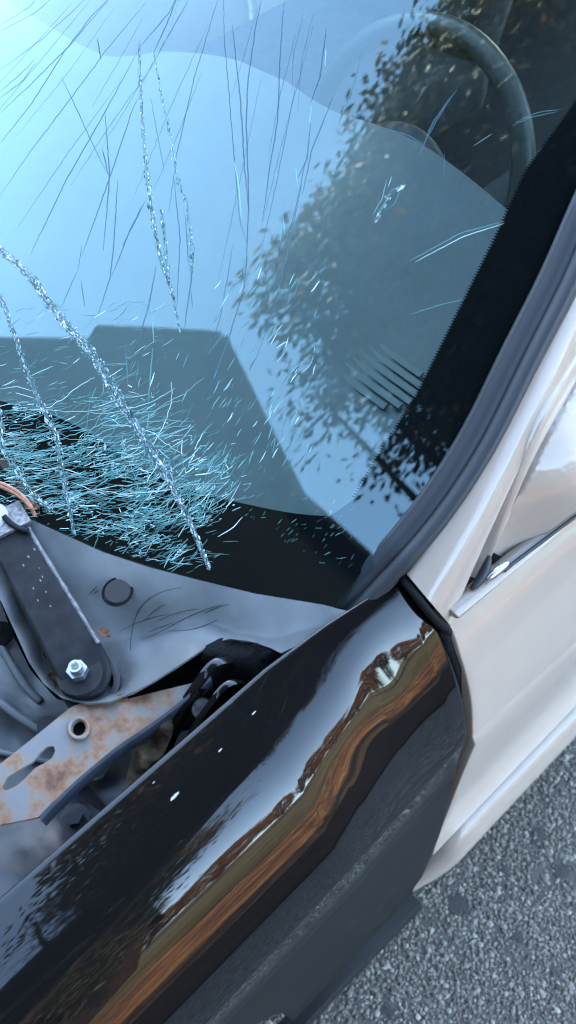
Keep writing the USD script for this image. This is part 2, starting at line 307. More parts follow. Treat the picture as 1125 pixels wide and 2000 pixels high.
for a, b in zip(b3, low):
    rr = []
    for k in np.linspace(0, 1, 8):
        p = a * (1 - k) + b * k; rr.append(np.array([p[0], p[1], wz(p[0], p[1])]) + DEP * wnorm(p[0], p[1]))
    rows_b.append(rr)
fb = loft(rows_b)
# the corner between the two bands
cpoly = [(745, 880), (690, 975), (640, 1010), (560, 1003), (545, 1150), (640, 1200), (700, 1125), (800, 1000), (850, 930), (800, 880)]
cr = resample(np.array(cpoly + cpoly[:1], float), 14)[:-1]; cP = Polygon(cr); gg = np.stack(np.meshgrid(np.arange(560, 850, 14), np.arange(870, 1170, 14)), -1).reshape(-1, 2)
gg = gg[shapely.contains_xy(cP.buffer(-6), gg[:, 0], gg[:, 1])]; cp = np.vstack([cr, gg]); ct = Delaunay(cp).simplices; cc = cp[ct].mean(1); ct = ct[shapely.contains_xy(cP, cc[:, 0], cc[:, 1])]
fc = T([gpx(u, v, DEP - .0003) for u, v in cp], ct)
obj('frit_band', cat([fr, fb, fc]), 'ceramic', wind, smooth=True, label='black printed border along the pillar and base of the glass')
teeth = []
e = resample(np.array(inner_r, float), 6.0)
for k in range(len(e) - 1):
    t = e[k + 1] - e[k]; t /= np.linalg.norm(t); nrm = np.array([t[1], -t[0]]); nrm = nrm if nrm[0] < 0 else -nrm
    c = e[k] + nrm * .5
    tri = [c - t * 2.2 - nrm * 2, c + t * 2.2 - nrm * 2, c + t * 2.6 + nrm * 4.5, c + t * .4 + nrm * 5]
    v = [gpx(*q, DEP - .0002) for q in tri]; teeth.append(T(v, [[0, 1, 2], [0, 2, 3]]))
obj('frit_teeth', cat(teeth), 'ceramic', wind, smooth=False)
# ---- cracks: thin raised ridges of fractured glass on the outer face
def ribbon(px, w, lift=.0004, jag=0.0, taper=True, step=9):
    p = resample(px, step); n = len(p)
    if jag and n > 2: p[1:-1] += RNG.normal(0, jag, (n - 2, 2))
    pts = [on_glass(u, v, 0) for u, v in p]
    if any(q is None for q in pts): return None
    pts = np.array(pts); N = wnorm(pts[:, 0], pts[:, 1]); t = np.gradient(pts, axis=0); t /= np.linalg.norm(t, axis=1, keepdims=True); sd_ = np.cross(N, t)
    ww = np.full(n, w) * (np.sin(np.linspace(.12, np.pi - .12, n)) ** .5 if taper else 1); ww = ww[:, None]
    rows = np.stack([pts - sd_ * ww / 2 + N * .00005, pts + N * lift, pts + sd_ * ww / 2 + N * .00005], 1)
    return loft(rows)
long_dark = [
 [(0, 50), (60, 12), (85, -20)], [(0, 62), (70, 24), (110, -12)], [(0, 137), (80, 78), (160, 5), (175, -15)], [(0, 222), (70, 155), (140, 85), (220, -10)], [(0, 280), (60, 205), (130, 95), (180, 30), (222, -12)],
 [(0, 382), (60, 295), (140, 190), (210, 95), (285, 5)], [(58, 500), (130, 350), (210, 210), (268, 102)], [(160, 500), (215, 345), (262, 205), (275, 185)], [(275, 90), (330, 25), (350, -15)], [(300, 105), (335, 25), (348, -12)],
 [(277, 165), (320, 85), (375, -12)], [(330, 415), (345, 300), (380, 150), (428, -10)], [(436, -10), (438, 80), (447, 180), (457, 300), (468, 430), (484, 480)], [(512, -10), (498, 60), (484, 160), (481, 240), (486, 400), (480, 540)],
 [(555, 0), (547, 110), (543, 230), (525, 340), (513, 432)], [(637, 55), (634, 80), (625, 150), (607, 200)], [(607, 240), (600, 310), (580, 350)], [(650, 190), (610, 290), (590, 380)], [(454, 50), (470, 200), (478, 330), (486, 420)],
 [(205, 215), (214, 345), (202, 490)], [(230, 350), (222, 480), (216, 540), (190, 620)], [(285, 390), (250, 460), (218, 540)], [(278, 400), (240, 480)], [(305, 520), (290, 600), (262, 690)], [(150, 530), (120, 600)], [(158, 548), (166, 600)],
 [(160, 480), (152, 530)], [(380, 480), (372, 560), (360, 640)], [(455, 480), (430, 620), (412, 680)], [(484, 500), (475, 570), (440, 680), (400, 780)], [(0, 180), (40, 145), (68, 116)], [(0, 192), (42, 160), (72, 120)],
 [(190, 75), (198, 118)], [(200, 290), (212, 343)], [(340, 350), (352, 470), (345, 600)], [(362, 420), (368, 520)], [(120, 150), (190, 300), (210, 340)], [(555, 430), (548, 480), (520, 600)], [(600, 300), (575, 420), (560, 470)],
 [(590, 360), (560, 500), (530, 620), (500, 700)], [(745, 250), (800, 265), (830, 285)], [(868, 300), (866, 345)], [(880, 190), (845, 240), (818, 305)], [(892, 175), (862, 220), (822, 290)]]
for k in range(16):                                  # fainter hairlines between the long cracks
    x0 = RNG.uniform(120, 640); L9 = RNG.uniform(160, 420); a9 = math.radians(np.interp(x0, [120, 350, 640], [48, 62, 84]) + RNG.normal(0, 3)); y0 = RNG.uniform(-10, 160)
    long_dark.append([(x0, y0), (x0 - L9 * .5 * math.cos(a9) + RNG.normal(0, 4), y0 + L9 * .5 * math.sin(a9)), (x0 - L9 * math.cos(a9), y0 + L9 * math.sin(a9))])
for c in long_dark:
    m = ribbon(c, RNG.uniform(.0008, .0014) * (.55 if len(c) == 3 and c[1][1] % 1 else 1), .00012, jag=.4)
    if m is not None: obj('crack', m, 'crack_dark', wind, smooth=True)
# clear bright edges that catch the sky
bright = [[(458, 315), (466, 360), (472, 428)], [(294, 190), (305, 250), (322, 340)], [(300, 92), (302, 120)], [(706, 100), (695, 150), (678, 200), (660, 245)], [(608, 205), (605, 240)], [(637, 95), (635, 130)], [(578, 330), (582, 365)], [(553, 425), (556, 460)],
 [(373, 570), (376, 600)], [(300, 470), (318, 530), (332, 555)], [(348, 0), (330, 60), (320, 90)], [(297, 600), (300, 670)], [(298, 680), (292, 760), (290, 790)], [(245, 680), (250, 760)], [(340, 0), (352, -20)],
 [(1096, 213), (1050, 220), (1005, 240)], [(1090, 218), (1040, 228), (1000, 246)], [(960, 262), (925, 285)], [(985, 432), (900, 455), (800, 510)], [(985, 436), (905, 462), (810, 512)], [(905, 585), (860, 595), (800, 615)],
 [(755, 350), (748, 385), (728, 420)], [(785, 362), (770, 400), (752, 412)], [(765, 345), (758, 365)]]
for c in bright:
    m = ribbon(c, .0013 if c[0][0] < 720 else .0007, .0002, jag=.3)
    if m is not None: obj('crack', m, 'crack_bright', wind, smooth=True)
def chips(path, width, n, size, jitter=1.0):
    """Crushed flakes of glass along a break."""
    p = resample(path, 3.0); out = []
    for _ in range(n):
        i = RNG.integers(0, len(p) - 1); s = i / len(p); w = np.interp(s, np.linspace(0, 1, len(width)), width)
        t = p[i + 1] - p[i]; t /= np.linalg.norm(t) + 1e-9; nr = np.array([-t[1], t[0]])
        c = p[i] + nr * np.clip(RNG.normal(0, .42), -1, 1) * w + t * RNG.uniform(-3, 3)
        q = on_glass(*c, 0)
        if q is None: continue
        N = wnorm(q[0], q[1]); a = np.cross(N, [1, .2, 0]); a /= np.linalg.norm(a); b = np.cross(N, a); q2 = on_glass(*(c + t * 3), 0); tv = (q2 - q) / np.linalg.norm(q2 - q); a, b = tv, np.cross(N, tv); ang = RNG.normal(0, .4); s_ = size * (.5 + RNG.gamma(1.6, .5))
        tilt = RNG.normal(0, .22, 2); N2 = N + tilt[0] * a + tilt[1] * b
        ring = [q + N * .0003 + s_ * .5 * (0 if k % 2 else 1) * (tilt[0] * N) + s_ * r_ * (math.cos(ang + k * 1.57) * a + math.sin(ang + k * 1.57) * b * .42) for k, r_ in enumerate(RNG.uniform(.5, 1.2, 4))]
        top = q + N * (.0003 + s_ * RNG.uniform(.0, .22)) + s_ * .3 * RNG.normal(0, 1) * a
        out.append(T(ring + [top], [[0, 1, 4], [1, 2, 4], [2, 3, 4], [3, 0, 4]]))
    return cat(out)
ridgeA = [(-30, 470), (0, 487), (60, 540), (95, 590), (135, 640), (180, 692), (232, 780), (290, 870), (340, 955), (380, 1040), (408, 1110)]
ridgeB = [(-10, 560), (10, 600), (40, 690), (70, 770), (110, 850), (128, 950), (145, 1045)]
ridgeC = [(272, 85), (275, 190), (283, 300), (292, 380), (303, 450), (318, 520), (335, 565), (352, 650)]
ridgeD = [(300, 95), (305, 130), (320, 210), (335, 275), (345, 345), (365, 400), (372, 460), (375, 540)]
ridgeE = [(315, 410), (322, 470), (330, 560)]
ridgeF = [(735, 430), (760, 380), (788, 360)]
ridgeG = [(0, 800), (5, 880), (60, 960), (100, 1000)]
for nm, path, wd, n, sz in (('A', ridgeA, [6, 10, 13, 11, 8, 4], 4600, .0011), ('B', ridgeB, [4, 8, 9, 5], 1500, .0010), ('C', ridgeC, [2, 5, 6, 5, 2], 520, .0010), ('D', ridgeD, [1, 4, 5, 4], 300, .0010), ('E', ridgeE, [4, 5], 60, .0017), ('F', ridgeF, [5, 6], 40, .0017), ('G', ridgeG, [8, 10], 220, .0018)):
    obj('crushed_break', chips(path, wd, n, sz), 'crushed_glass', wind, smooth=False)
    for off in ((-2, .0007), (1.5, .0010)):
        obj('crack', ribbon(np.array(path) + [off[0], -off[0] * .4], off[1], .0002, jag=.8, step=6), 'crack_bright', wind, smooth=True)
# shattered lower corner: fans of short bright splits
reg = Polygon([(0, 770), (60, 740), (150, 800), (250, 760), (330, 830), (430, 880), (470, 940), (430, 1000), (400, 1080), (330, 1100), (220, 1060), (120, 1010), (-20, 960), (-30, 800)])
splits = []
def split(u, v, ang, L, w):
    a = math.radians(ang); c = np.array([u, v]); d = np.array([math.cos(a), -math.sin(a)]); bend = RNG.normal(0, .045) * L
    m = ribbon([c - d * L / 2, c + np.array([d[1], -d[0]]) * bend, c + d * L / 2], w, .00016, jag=.35, step=9)
    if m is not None: splits.append(m)
cnt = 0
from scipy.spatial import Voronoi
wide = reg.buffer(45)
def fade(u, v): return min(1.0, wide.boundary.distance(Point(u, v)) / 95) if wide.contains(Point(u, v)) or u < 0 else 0.0
for (ox, oy, ang_, ln_, n_, W_, H_) in ((110, 890, 9, 3.4, 900, 170, 120), (300, 940, 24, 3.0, 800, 170, 170), (400, 960, 46, 3.2, 330, 90, 100), (130, 980, 2, 3.6, 420, 170, 60), (300, 1050, 12, 3.4, 380, 130, 50)):
    q = RNG.uniform(-1, 1, (n_, 2)) * [W_ / ln_ * 1.1, H_ * 1.0]; vo = Voronoi(q); ca, sa = math.cos(math.radians(ang_)), math.sin(math.radians(ang_))
    for i, j in vo.ridge_vertices:
        if i < 0 or j < 0: continue
        e_ = []
        for k in (i, j):
            x_, y_ = vo.vertices[k] * [ln_, 1]; e_.append((ox + x_ * ca + y_ * sa, oy - x_ * sa + y_ * ca))
        c_ = np.mean(e_, 0); L2 = math.dist(*e_)
        if L2 < 4 or L2 > 70 or RNG.random() > fade(*c_) ** 1.3 or c_[1] > 1000 + c_[0] * .33: continue
        if meshkit.noise(np.array([c_[0] / 45, c_[1] / 22, 2.]), 6) < RNG.uniform(.2, .7): continue
        m = ribbon(e_, RNG.uniform(.0003, .0009), .00016, jag=.5, taper=False, step=8)
        if m is not None: splits.append(m)
while cnt < 1100:
    u, v = RNG.uniform(-20, 520), RNG.uniform(690, 1125)
    if RNG.random() > fade(u, v) ** 1.3 or v > 1000 + u * .33: continue
    dens = meshkit.noise(np.array([u / 60, v / 26, 1.]), 3)
    if dens < RNG.uniform(.28, .62): continue
    ang = np.interp(u, [0, 200, 330, 450], [8, 14, 26, 50]) + RNG.normal(0, 13)
    if v > 990: ang = RNG.normal(-4, 14) if u < 260 else RNG.normal(20, 20)
    split(u, v, ang, RNG.gamma(2.2, 11) + 5, RNG.uniform(.0003, .0009)); cnt += 1
for _ in range(34):
    u, v = RNG.uniform(0, 200), RNG.uniform(800, 980); p_ = [(u, v)]; a_ = RNG.normal(6, 14)
    for _k in range(RNG.integers(5, 11)):
        u += 26 * math.cos(math.radians(a_)); v -= 26 * math.sin(math.radians(a_)); a_ += RNG.normal(3, 9); p_.append((u, v))
    if v < 1090:
        m = ribbon(p_, RNG.uniform(.0006, .0010), .00016, jag=.8, step=8)
        if m is not None: splits.append(m)
for _ in range(230):                                # sparse upright splits over the grey reflection and the sky
    u = RNG.uniform(180, 560); v = RNG.uniform(690, 930)
    if RNG.random() < .5: u = RNG.uniform(420, 620); v = RNG.uniform(520, 920)
    split(u, v, RNG.normal(72 if u < 400 else 58, 10), RNG.uniform(8, 34), RNG.uniform(.0005, .0012))
for _ in range(90):
    u = RNG.uniform(0, 330); v = RNG.uniform(590, 720); split(u, v, RNG.normal(25, 20), RNG.uniform(10, 34), RNG.uniform(.0004, .0008))
for _ in range(120):
    u = RNG.uniform(420, 690); v = RNG.uniform(960, 1110)
    if v > 900 + .62 * (u - 300): continue
    split(u, v, RNG.normal(40, 20), RNG.uniform(4, 14), RNG.uniform(.0004, .0008))
obj('fine_splits', cat(splits), 'crack_bright', wind, smooth=True, kind='stuff', label='dense teal splits in the shattered lower corner')
# ---- rubber moulding along the pillar
ws_in = [(1330, 20), (1250, 150), (1125, 372), (1060, 520), (980, 680), (900, 840), (830, 950), (760, 1040), (690, 1118), (640, 1172), (615, 1200)]
wp = smooth_path(np.array([on_glass(u, v, 0) for u, v in ws_in]), 90)
wt = np.gradient(wp, axis=0); wt /= np.linalg.norm(wt, axis=1, keepdims=True); wn = wnorm(wp[:, 0], wp[:, 1]); wside = np.cross(wn, wt); wside *= np.sign(wside[:, :1])
wp = wp - wn * np.interp(np.arange(90), [0, 76, 89], [0, 0, .016])[:, None]
taper = np.interp(np.arange(90), [0, 70, 89], [1, 1, .85])[:, None]
prof = [(-.001, -.003), (0, .0012), (.003, .0030), (.010, .0042), (.0155, .0040), (.0180, .0022), (.0200, .0018), (.0225, .0048), (.027, .0078), (.0315, .0085), (.0355, .0065), (.0385, .001), (.0385, -.012), (.0, -.012)]
obj('windshield_moulding', loft(sweep(wp, wside * taper, wn, prof), True, True), 'rubber', car, smooth=50)
# ---- black fender: sections across, lofted along the car
def fsec(y):
    """(x, z) control points of the fender section at y, from the hood edge to the rocker."""
    k = np.clip((y + .446) / .429, -1.2, 1.15); zt = .914 + .055 * k; xt = np.interp(y, [-.9, -.446, -.156, -.086, -.017], [.655, .683, .697, .707, .721])
    r = np.clip((y + .22) / .20, 0, 1); r = r * r * (3 - 2 * r)
    u = np.linspace(0, 1, 90)
    A = PchipInterpolator([0, .26, .40, .62, .74, .88, 1], [5, 10, 28, 48, 54, 63, 76])(u); B = PchipInterpolator([0, .2, .42, .67, .85, 1], [14, 36, 50, 61, 71, 80])(u); xe = .845 - .012 * r
    x = xt + (xe - xt) * u; sl = np.tan(np.radians(A * (1 - r) + B * r)); z = zt - np.r_[0, np.cumsum((sl[1:] + sl[:-1]) / 2 * np.diff(x))]
    return np.stack([x, z], 1)
def fender_row(y, n=56):
    c = fsec(y); L = np.r_[0, np.cumsum(np.linalg.norm(np.diff(c, axis=0), axis=1))]
    ln = np.linspace(0, L[-1], n); up_ = np.stack([np.interp(ln, L, c[:, k]) for k in (0, 1)], 1)
    zc = c[-1, 1]; lowz = np.linspace(0, 1, 14)[1:]
    lo = np.stack([np.interp(lowz, [0, .06, .5, 1], [c[-1, 0], c[-1, 0] - .002, .834, .828]), zc + (.215 - zc) * lowz], 1)
    edge = [(c[0, 0] - .0035, c[0, 1] - .016), (c[0, 0] - .0030, c[0, 1] - .0035), (c[0, 0] - .0018, c[0, 1] - .0010)]
    return np.vstack([edge, up_, lo, [(lo[-1, 0] - .012, .215)]])
def y_rear(j, n):                                   # rear cut of the fender: follows the pillar, then the door gap
    return None
ys = np.r_[np.linspace(-.85, -.2, 40), np.linspace(-.197, 0, 66)]
def arch(y):                                        # lower edge: rises around the wheel
    d = 1 - ((y + .68) / .385) ** 2
    return .215 if d <= 0 else max(.215, .32 + .36 * math.sqrt(d))
rows = []
for y in ys:
    q = fender_row(y); a = arch(y); q[:, 1] = np.where(q[:, 1] < a, a, q[:, 1])
    h = .0024 * np.exp(-((q[:, 0] - .768) / .018) ** 2 - ((y + .065) / .035) ** 2) + .0014 * np.exp(-((q[:, 0] - .80) / .016) ** 2 - ((y + .12) / .05) ** 2)
    q = q - h[:, None] * np.array([.75, .66])
    w = np.clip((y + .25) / .25, 0, 1); w = w * w * (3 - 2 * w)
    rows.append([(x, y + w * np.interp(z, [.2, .26, .40, .60, .72, .93, .955, .97], [-.040, -.030, -.019, -.017, -.018, -.012, -.008, -.010]), z) for x, z in q])
# rear edge: let the upper tip run on to the pillar
end = np.array(rows[-1])
ret = end.copy(); ret[:, 1] += .0012; ret[:, 0] -= .0015; ret[:, 2] -= .001
ret2 = ret.copy(); ret2[:, 0] -= .018; ret2[:, 2] -= np.where(ret2[:, 2] > .85, .012, 0)
rows += [ret, ret2]
fen = obj('fender', loft(rows)if False else T(loft(rows).vertices, loft(rows).faces[:, ::-1]), 'fender_paint', car, smooth=50, label='glossy black left front fender')
fen_mesh = loft(rows)
# dark mudguard strip below the fender
pm = np.array([at(825, 1770, x=.842), at(720, 1878, x=.842), at(612, 1992, x=.842), at(560, 2050, x=.842)]); pm = smooth_path(pm, 14)
obj('mudguard', loft([[p + np.array([dx_, 0, dz_]) for dx_, dz_ in ((-.03, .012), (-.004, .008), (0, .003), (.002, -.004), (-.003, -.030), (-.03, -.034))] for p in pm], True, True), 'black_plastic', car, smooth=40)
# ---- door
def door_sec(y):
    zc = .776 - .16 * np.clip(y, 0, 1); xb = np.interp(y, [0, .2, 1.1], [.772, .781, .79])
    return np.array([(xb - .010, .944), (xb - .004, .9500), (xb + .002, .9497), (xb + .010, .9455), (xb + .020, .936), (xb + .034, .912), (.824, .872), (.834, .825), (.8405, zc)])
def door_row(y):
    c = door_sec(y); L = np.r_[0, np.cumsum(np.linalg.norm(np.diff(c, axis=0), axis=1))]; q = PchipInterpolator(L, c)(np.linspace(0, L[-1], 44)); zc = c[-1, 1]
    lo = [(.8395, zc - .012), (.836, zc - .09), (.832, .56), (.829, .45), (.828, .385), (.830, .36)]
    return np.vstack([q, lo])
fe = np.array(fender_row(0.0))[4:60]; fo_ = np.argsort(fe[:, 1]); FZ, FX = fe[fo_, 1], fe[fo_, 0]
_ds = door_sec
def door_sec(y):
    c = _ds(y); k = np.clip(y / .45, 0, 1); k = k * k * (3 - 2 * k)
    for i in range(4, len(c)): c[i, 0] = c[i, 0] * k + (np.interp(c[i, 1], FZ, FX) + .0015) * (1 - k)
    return c
yd = np.r_[.0, .001, .003, np.linspace(.012, 1.15, 60)]
rows = []
for y in yd:
    q = door_row(max(y, .003)); s = [(x - (.0016 if y < .002 else 0) - (.014 if y < .0005 else 0), max(y, .0) + np.interp(z, [.25, .4, .6, .8, .9, .94], [-.022, -.012, -.008, -.008, -.002, .004]) , z) for x, z in q]
    rows.append(s)
door = obj('front_door', T(loft(rows).vertices, loft(rows).faces[:, ::-1]), 'silver_paint', car, smooth=40, label='silver front door')
# rocker below the door, flared out
rprof = [(.826, .352), (.836, .349), (.846, .340), (.8515, .326), (.8535, .300), (.850, .270), (.843, .246), (.836, .236), (.80, .236), (.80, .352)]
rows = []
for y in [-.042, -.03, -.015, 0.01, .03, .06, .2, .5, 1.0, 1.6]:
    k = np.interp(y, [-.042, -.015, .02], [.10, .55, 1]); s = []
    for x, z in rprof:
        s.append((.826 + (x - .826) * k, y + (.0 if z > .3 else 0), .236 + (z - .236) * np.interp(y, [-.042, 0.03], [.35, 1]) - .006 * (1 - k)))
    rows.append(s)
obj('rocker_panel', T(loft(rows, True, True).vertices, loft(rows, True, True).faces[:, ::-1]), 'silver_paint', car, smooth=45)
# black jamb behind the gaps
jr = [[(x - .034, y, z - .016) for x, z in fender_row(-.03)[6::3]] for y in (-.07, -.02, .03, .05)]
obj('door_jamb', loft(jr), 'foam', car, smooth=40)
obj('gap_seal', tube([(.770, -.004, .925), (.795, -.004, .88), (.812, -.006, .80), (.816, -.008, .7), (.816, -.008, .5), (.815, -.014, .33)], .006, 10), 'foam', car, smooth=True)
# ---- A-pillar skin between moulding and door
pil_l = [(1330, 150), (1240, 330), (1125, 545), (1062, 655), (992, 780), (912, 926), (850, 1030), (788, 1116)]
pl = smooth_path(np.array([on_glass(u, v, .002) for u, v in pil_l]), 50)
def seam_pt(u, v):                                   # the outer seam runs up a leaning plane
    return at_plane(u, v, (1, .27, 0), .772 + .27 * .012)
pil_r = [(1330, 340), (1240, 490), (1125, 690), (1060, 810), (980, 1000), (925, 1125), (890, 1180), (872, 1216)]
pr = smooth_path(np.array([seam_pt(u, v) for u, v in pil_r]), 50)
def polysmooth(p, deg=3):
    t = np.linspace(-1, 1, len(p)); return np.stack([np.polyval(np.polyfit(t, p[:, k], deg), t) for k in range(3)], 1)
pl, pr = polysmooth(pl), polysmooth(pr)
rows = []
for i, (a, b) in enumerate(zip(pl, pr)):
    mid = (a + b) / 2; out = np.cross(b - a, pr[max(i - 1, 0)] - pr[min(i + 1, 49)]); out /= np.linalg.norm(out); out *= np.sign(out[2] + .2 * out[0]) or 1
    w = np.linalg.norm(b - a); r = [a - out * .014, a - out * .002 + (b - a) * .006]
    for k in np.linspace(.03, .97, 16): r.append(a + (b - a) * k + out * w * .20 * (1 - (2 * k - 1) ** 2) ** .8)
    r += [b - out * .003 - (b - a) * .005, b - out * .016]
    rows.append(r)
rows = np.array(rows)
# rounded foot of the pillar over the fender
foot = []
for k in (1, 2, 3):
    dr = rows[-1] - rows[-4]; 
pilm = loft(rows); 
vv = pilm.vertices; nn = pilm.vertex_normals
if nn[:, 2].mean() < 0: pilm = T(vv, pilm.faces[:, ::-1])
obj('front_pillar', pilm, 'silver_paint', car, smooth=45, label='silver windshield pillar')
# close the foot with a rounded hem
ft = rows[-1]; hem = [ft, ft + np.array([.0, -.0015, -.0025]), ft + np.array([-.004, .002, -.02])]
# the black seal under the pillar foot
sealp = smooth_path(np.vstack([ft[1] + [0, -.004, -.006], ft[6] + [0.003, -.005, -.007], ft[12] + [.003, -.005, -.007], ft[17] + [0.002, -.003, -.008], ft[18] + [.004, -.003, -.016]]), 24)
obj('pillar_seal', tube(sealp, .0040, 10), 'foam', car, smooth=True)
# door frame strip beside the pillar
fr_l = [(1330, 352), (1240, 502), (1125, 702), (1060, 822), (982, 1008), (930, 1130)]
fr_r = [(1330, 410), (1240, 560), (1125, 752), (1080, 835), (1022, 945), (960, 1075)]
def frame_pt(u, v, o): return at_plane(u, v, (1, .27, 0), .772 + .27 * .012 + o)
fa = smooth_path([frame_pt(u, v, .002) for u, v in fr_l], 40); fb_ = smooth_path([frame_pt(u, v, .004) for u, v in fr_r], 40)
rows = []
for a, b in zip(fa, fb_):
    o = np.array([.96, .26, .1]); rows.append([a - o * .012, a, a * .7 + b * .3 + o * .003, a * .45 + b * .55 + o * .0035, a * .2 + b * .8 + o * .001, b, b - o * .014])
m = loft(rows); m = m if m.vertex_normals[:, 0].mean() > 0 else T(m.vertices, m.faces[:, ::-1]); obj('door_frame', m, 'silver_paint', door, smooth=40)
# mirror foot: smooth tapering sail in the window corner
sail = [(958, 1076), (996, 1000), (1022, 948), (1080, 838), (1125, 755), (1250, 560), (1330, 640), (1330, 850), (1250, 905), (1125, 998), (1060, 1046), (991, 1094)]
sc = [(u, v, frame_pt(u, v, 0)[0]) for u, v in sail]
ctr = [(958, 1076, .757), (991, 1094, .768), (1330, 850, .80), (1250, 560, .68), (1125, 900, .768)]
obj('mirror_sail', shell(px_sheet(sail, ctr, 9, 'x'), .012, (-1, 0, 0)), 'silver_paint', door, smooth=40, label='silver sail panel at the foot of the side mirror')
# chrome end of the waist strip and its black corner seal
cs = smooth_path([at(950, 1132, z=.955), at(975, 1112, z=.9555), at(991, 1098, z=.956)], 8)
obj('waist_strip', tube(cs, [.002, .0036, .0040, .0042, .0042, .0042, .0040, .003], 10), 'chrome', door, smooth=True)
obj('corner_seal', tube(smooth_path([at(921, 1150, z=.952), at(935, 1135, z=.954), at(952, 1100, z=.962), at(956, 1085, z=.966)], 10), [.002, .0035, .0042, .0046, .0048, .0048, .0044, .004, .003, .002], 10), 'rubber', door, smooth=True)
obj('waist_seal', tube([at(985, 1115, z=.9515), at(1000, 1102, z=.9515), at(1125, 1008, z=.9515), at(1330, 862, z=.952)], .0019, 8), 'rubber', door, smooth=True)
# side window behind the sail
wq = np.array([[(.782, .25, .95), (.79, 1.05, .95)], [(.70, .33, 1.16), (.66, 1.05, 1.30)]])
obj('side_window', shell(loft(wq), .004), 'window_glass', door, smooth=False)
# ---- cowl panel
cowl = np.array([(690, 1196), (660, 1189), (630, 1181), (500, 1160), (380, 1131), (290, 1108), (200, 1078), (100, 1033), (40, 1005), (0, 985), (-80, 945), (-80, 1180), (-30, 1140), (0, 1170), (30, 1235), (55, 1290), (85, 1335), (120, 1362), (170, 1374),
                 (215, 1370), (260, 1352), (300, 1330), (340, 1305), (385, 1275), (410, 1258), (450, 1247), (490, 1253), (530, 1266), (548, 1276), (590, 1256), (640, 1224), (672, 1206)], float)
cc_ = [(690, 1196, .9625), (630, 1181, .964), (500, 1160, .964), (380, 1131, .964), (200, 1078, .964), (100, 1033, .965), (0, 985, .966), (-80, 945, .967),
       (640, 1215, .956), (590, 1250, .950), (548, 1274, .944), (520, 1215, .952), (450, 1200, .949), (400, 1215, .936), (480, 1245, .941), (410, 1256, .936), (340, 1230, .931), (320, 1180, .951), (230, 1155, .950), (160, 1110, .952), (270, 1240, .922),
       (240, 1265, .918), (205, 1310, .908), (160, 1330, .905), (120, 1270, .906), (70, 1170, .922), (30, 1080, .940), (-40, 1020, .95), (10, 1010, .957),
       (235, 1345, .914), (170, 1360, .911), (120, 1345, .911), (80, 1295, .914), (45, 1215, .925), (0, 1120, .940),
       (385, 1273, .944), (340, 1303, .943), (300, 1328, .941), (260, 1350, .939), (215, 1368, .937), (170, 1373, .936), (120, 1360, .937), (85, 1333, .940), (55, 1290, .943), (30, 1235, .946), (0, 1170, .950), (-60, 1160, .953)]
# hinge for the plug: a round hole would be hidden by the plug itself, so the plug sits in a shallow dish
cm = px_sheet(cowl, cc_, 6.0)
cowl_o = obj('cowl_panel', shell(cm, .004, (0, 0, -1)), 'cowl_plastic', car, smooth=50, label='grey plastic cowl panel below the windshield')
pc = at(231, 1158, z=.9515); pn = np.array([.05, -.12, 1]); pn /= np.linalg.norm(pn)
def disc(c, n, r, h, k=28, dome=.0):
    n = np.asarray(n, float); n /= np.linalg.norm(n); a = np.cross(n, [0, 1, 0]); a /= np.linalg.norm(a); b = np.cross(n, a); th = np.arange(k) / k * 6.28318
    ring = lambda rr, hh: [c + rr * (math.cos(t) * a + math.sin(t) * b) + n * hh for t in th]
    return loft([ring(r, -h), ring(r, 0), ring(r * .93, h * .35), ring(r * .5, h * .35 + dome), ring(.0001, h * .35 + dome)], True, False)
obj('plug', disc(pc + pn * .0035, pn, .0128, .003), 'black_plastic', cowl_o, smooth=40, label='round black access plug')
th = np.linspace(0, 2 * np.pi, 30); pa = np.cross(pn, [0, 1, 0]); pa /= np.linalg.norm(pa); pb = np.cross(pn, pa)
obj('plug_rim', tube([pc + pn * .0028 + .0142 * (math.cos(t) * pa + math.sin(t) * pb) for t in th], .0011, 6, False), 'foam', cowl_o, smooth=True)
# hair-thin scratches on the cowl
tri_c = cm.triangles
def on_cowl(u, v):
    d = ray(u, v); loc, _, _ = cm.ray.intersects_location([CAM], [d], multiple_hits=False)
    return loc[0] if len(loc) else None
for s in [[(355, 1147), (320, 1155), (285, 1175), (262, 1215), (255, 1270)], [(232, 1235), (280, 1212), (330, 1200)], [(275, 1250), (330, 1225), (390, 1195), (448, 1181)], [(340, 1215), (290, 1235)], [(330, 1232), (380, 1228), (425, 1210)],
          [(172, 1162), (190, 1145)], [(182, 1160), (192, 1152)], [(400, 1197), (430, 1185)], [(305, 1215), (345, 1198), (385, 1190)], [(285, 1210), (300, 1195), (322, 1180)]]:
    pts = [on_cowl(u, v) for u, v in smooth_path(s, 14)]; pts = [p + [0, 0, .0002] for p in pts if p is not None]
    if len(pts) > 3: obj('scratch', tube(np.array(pts), np.interp(np.arange(len(pts)), [0, len(pts) / 2, len(pts)], [.0001, .0003, .0001]), 4), 'wiper_black', cowl_o, smooth=True)
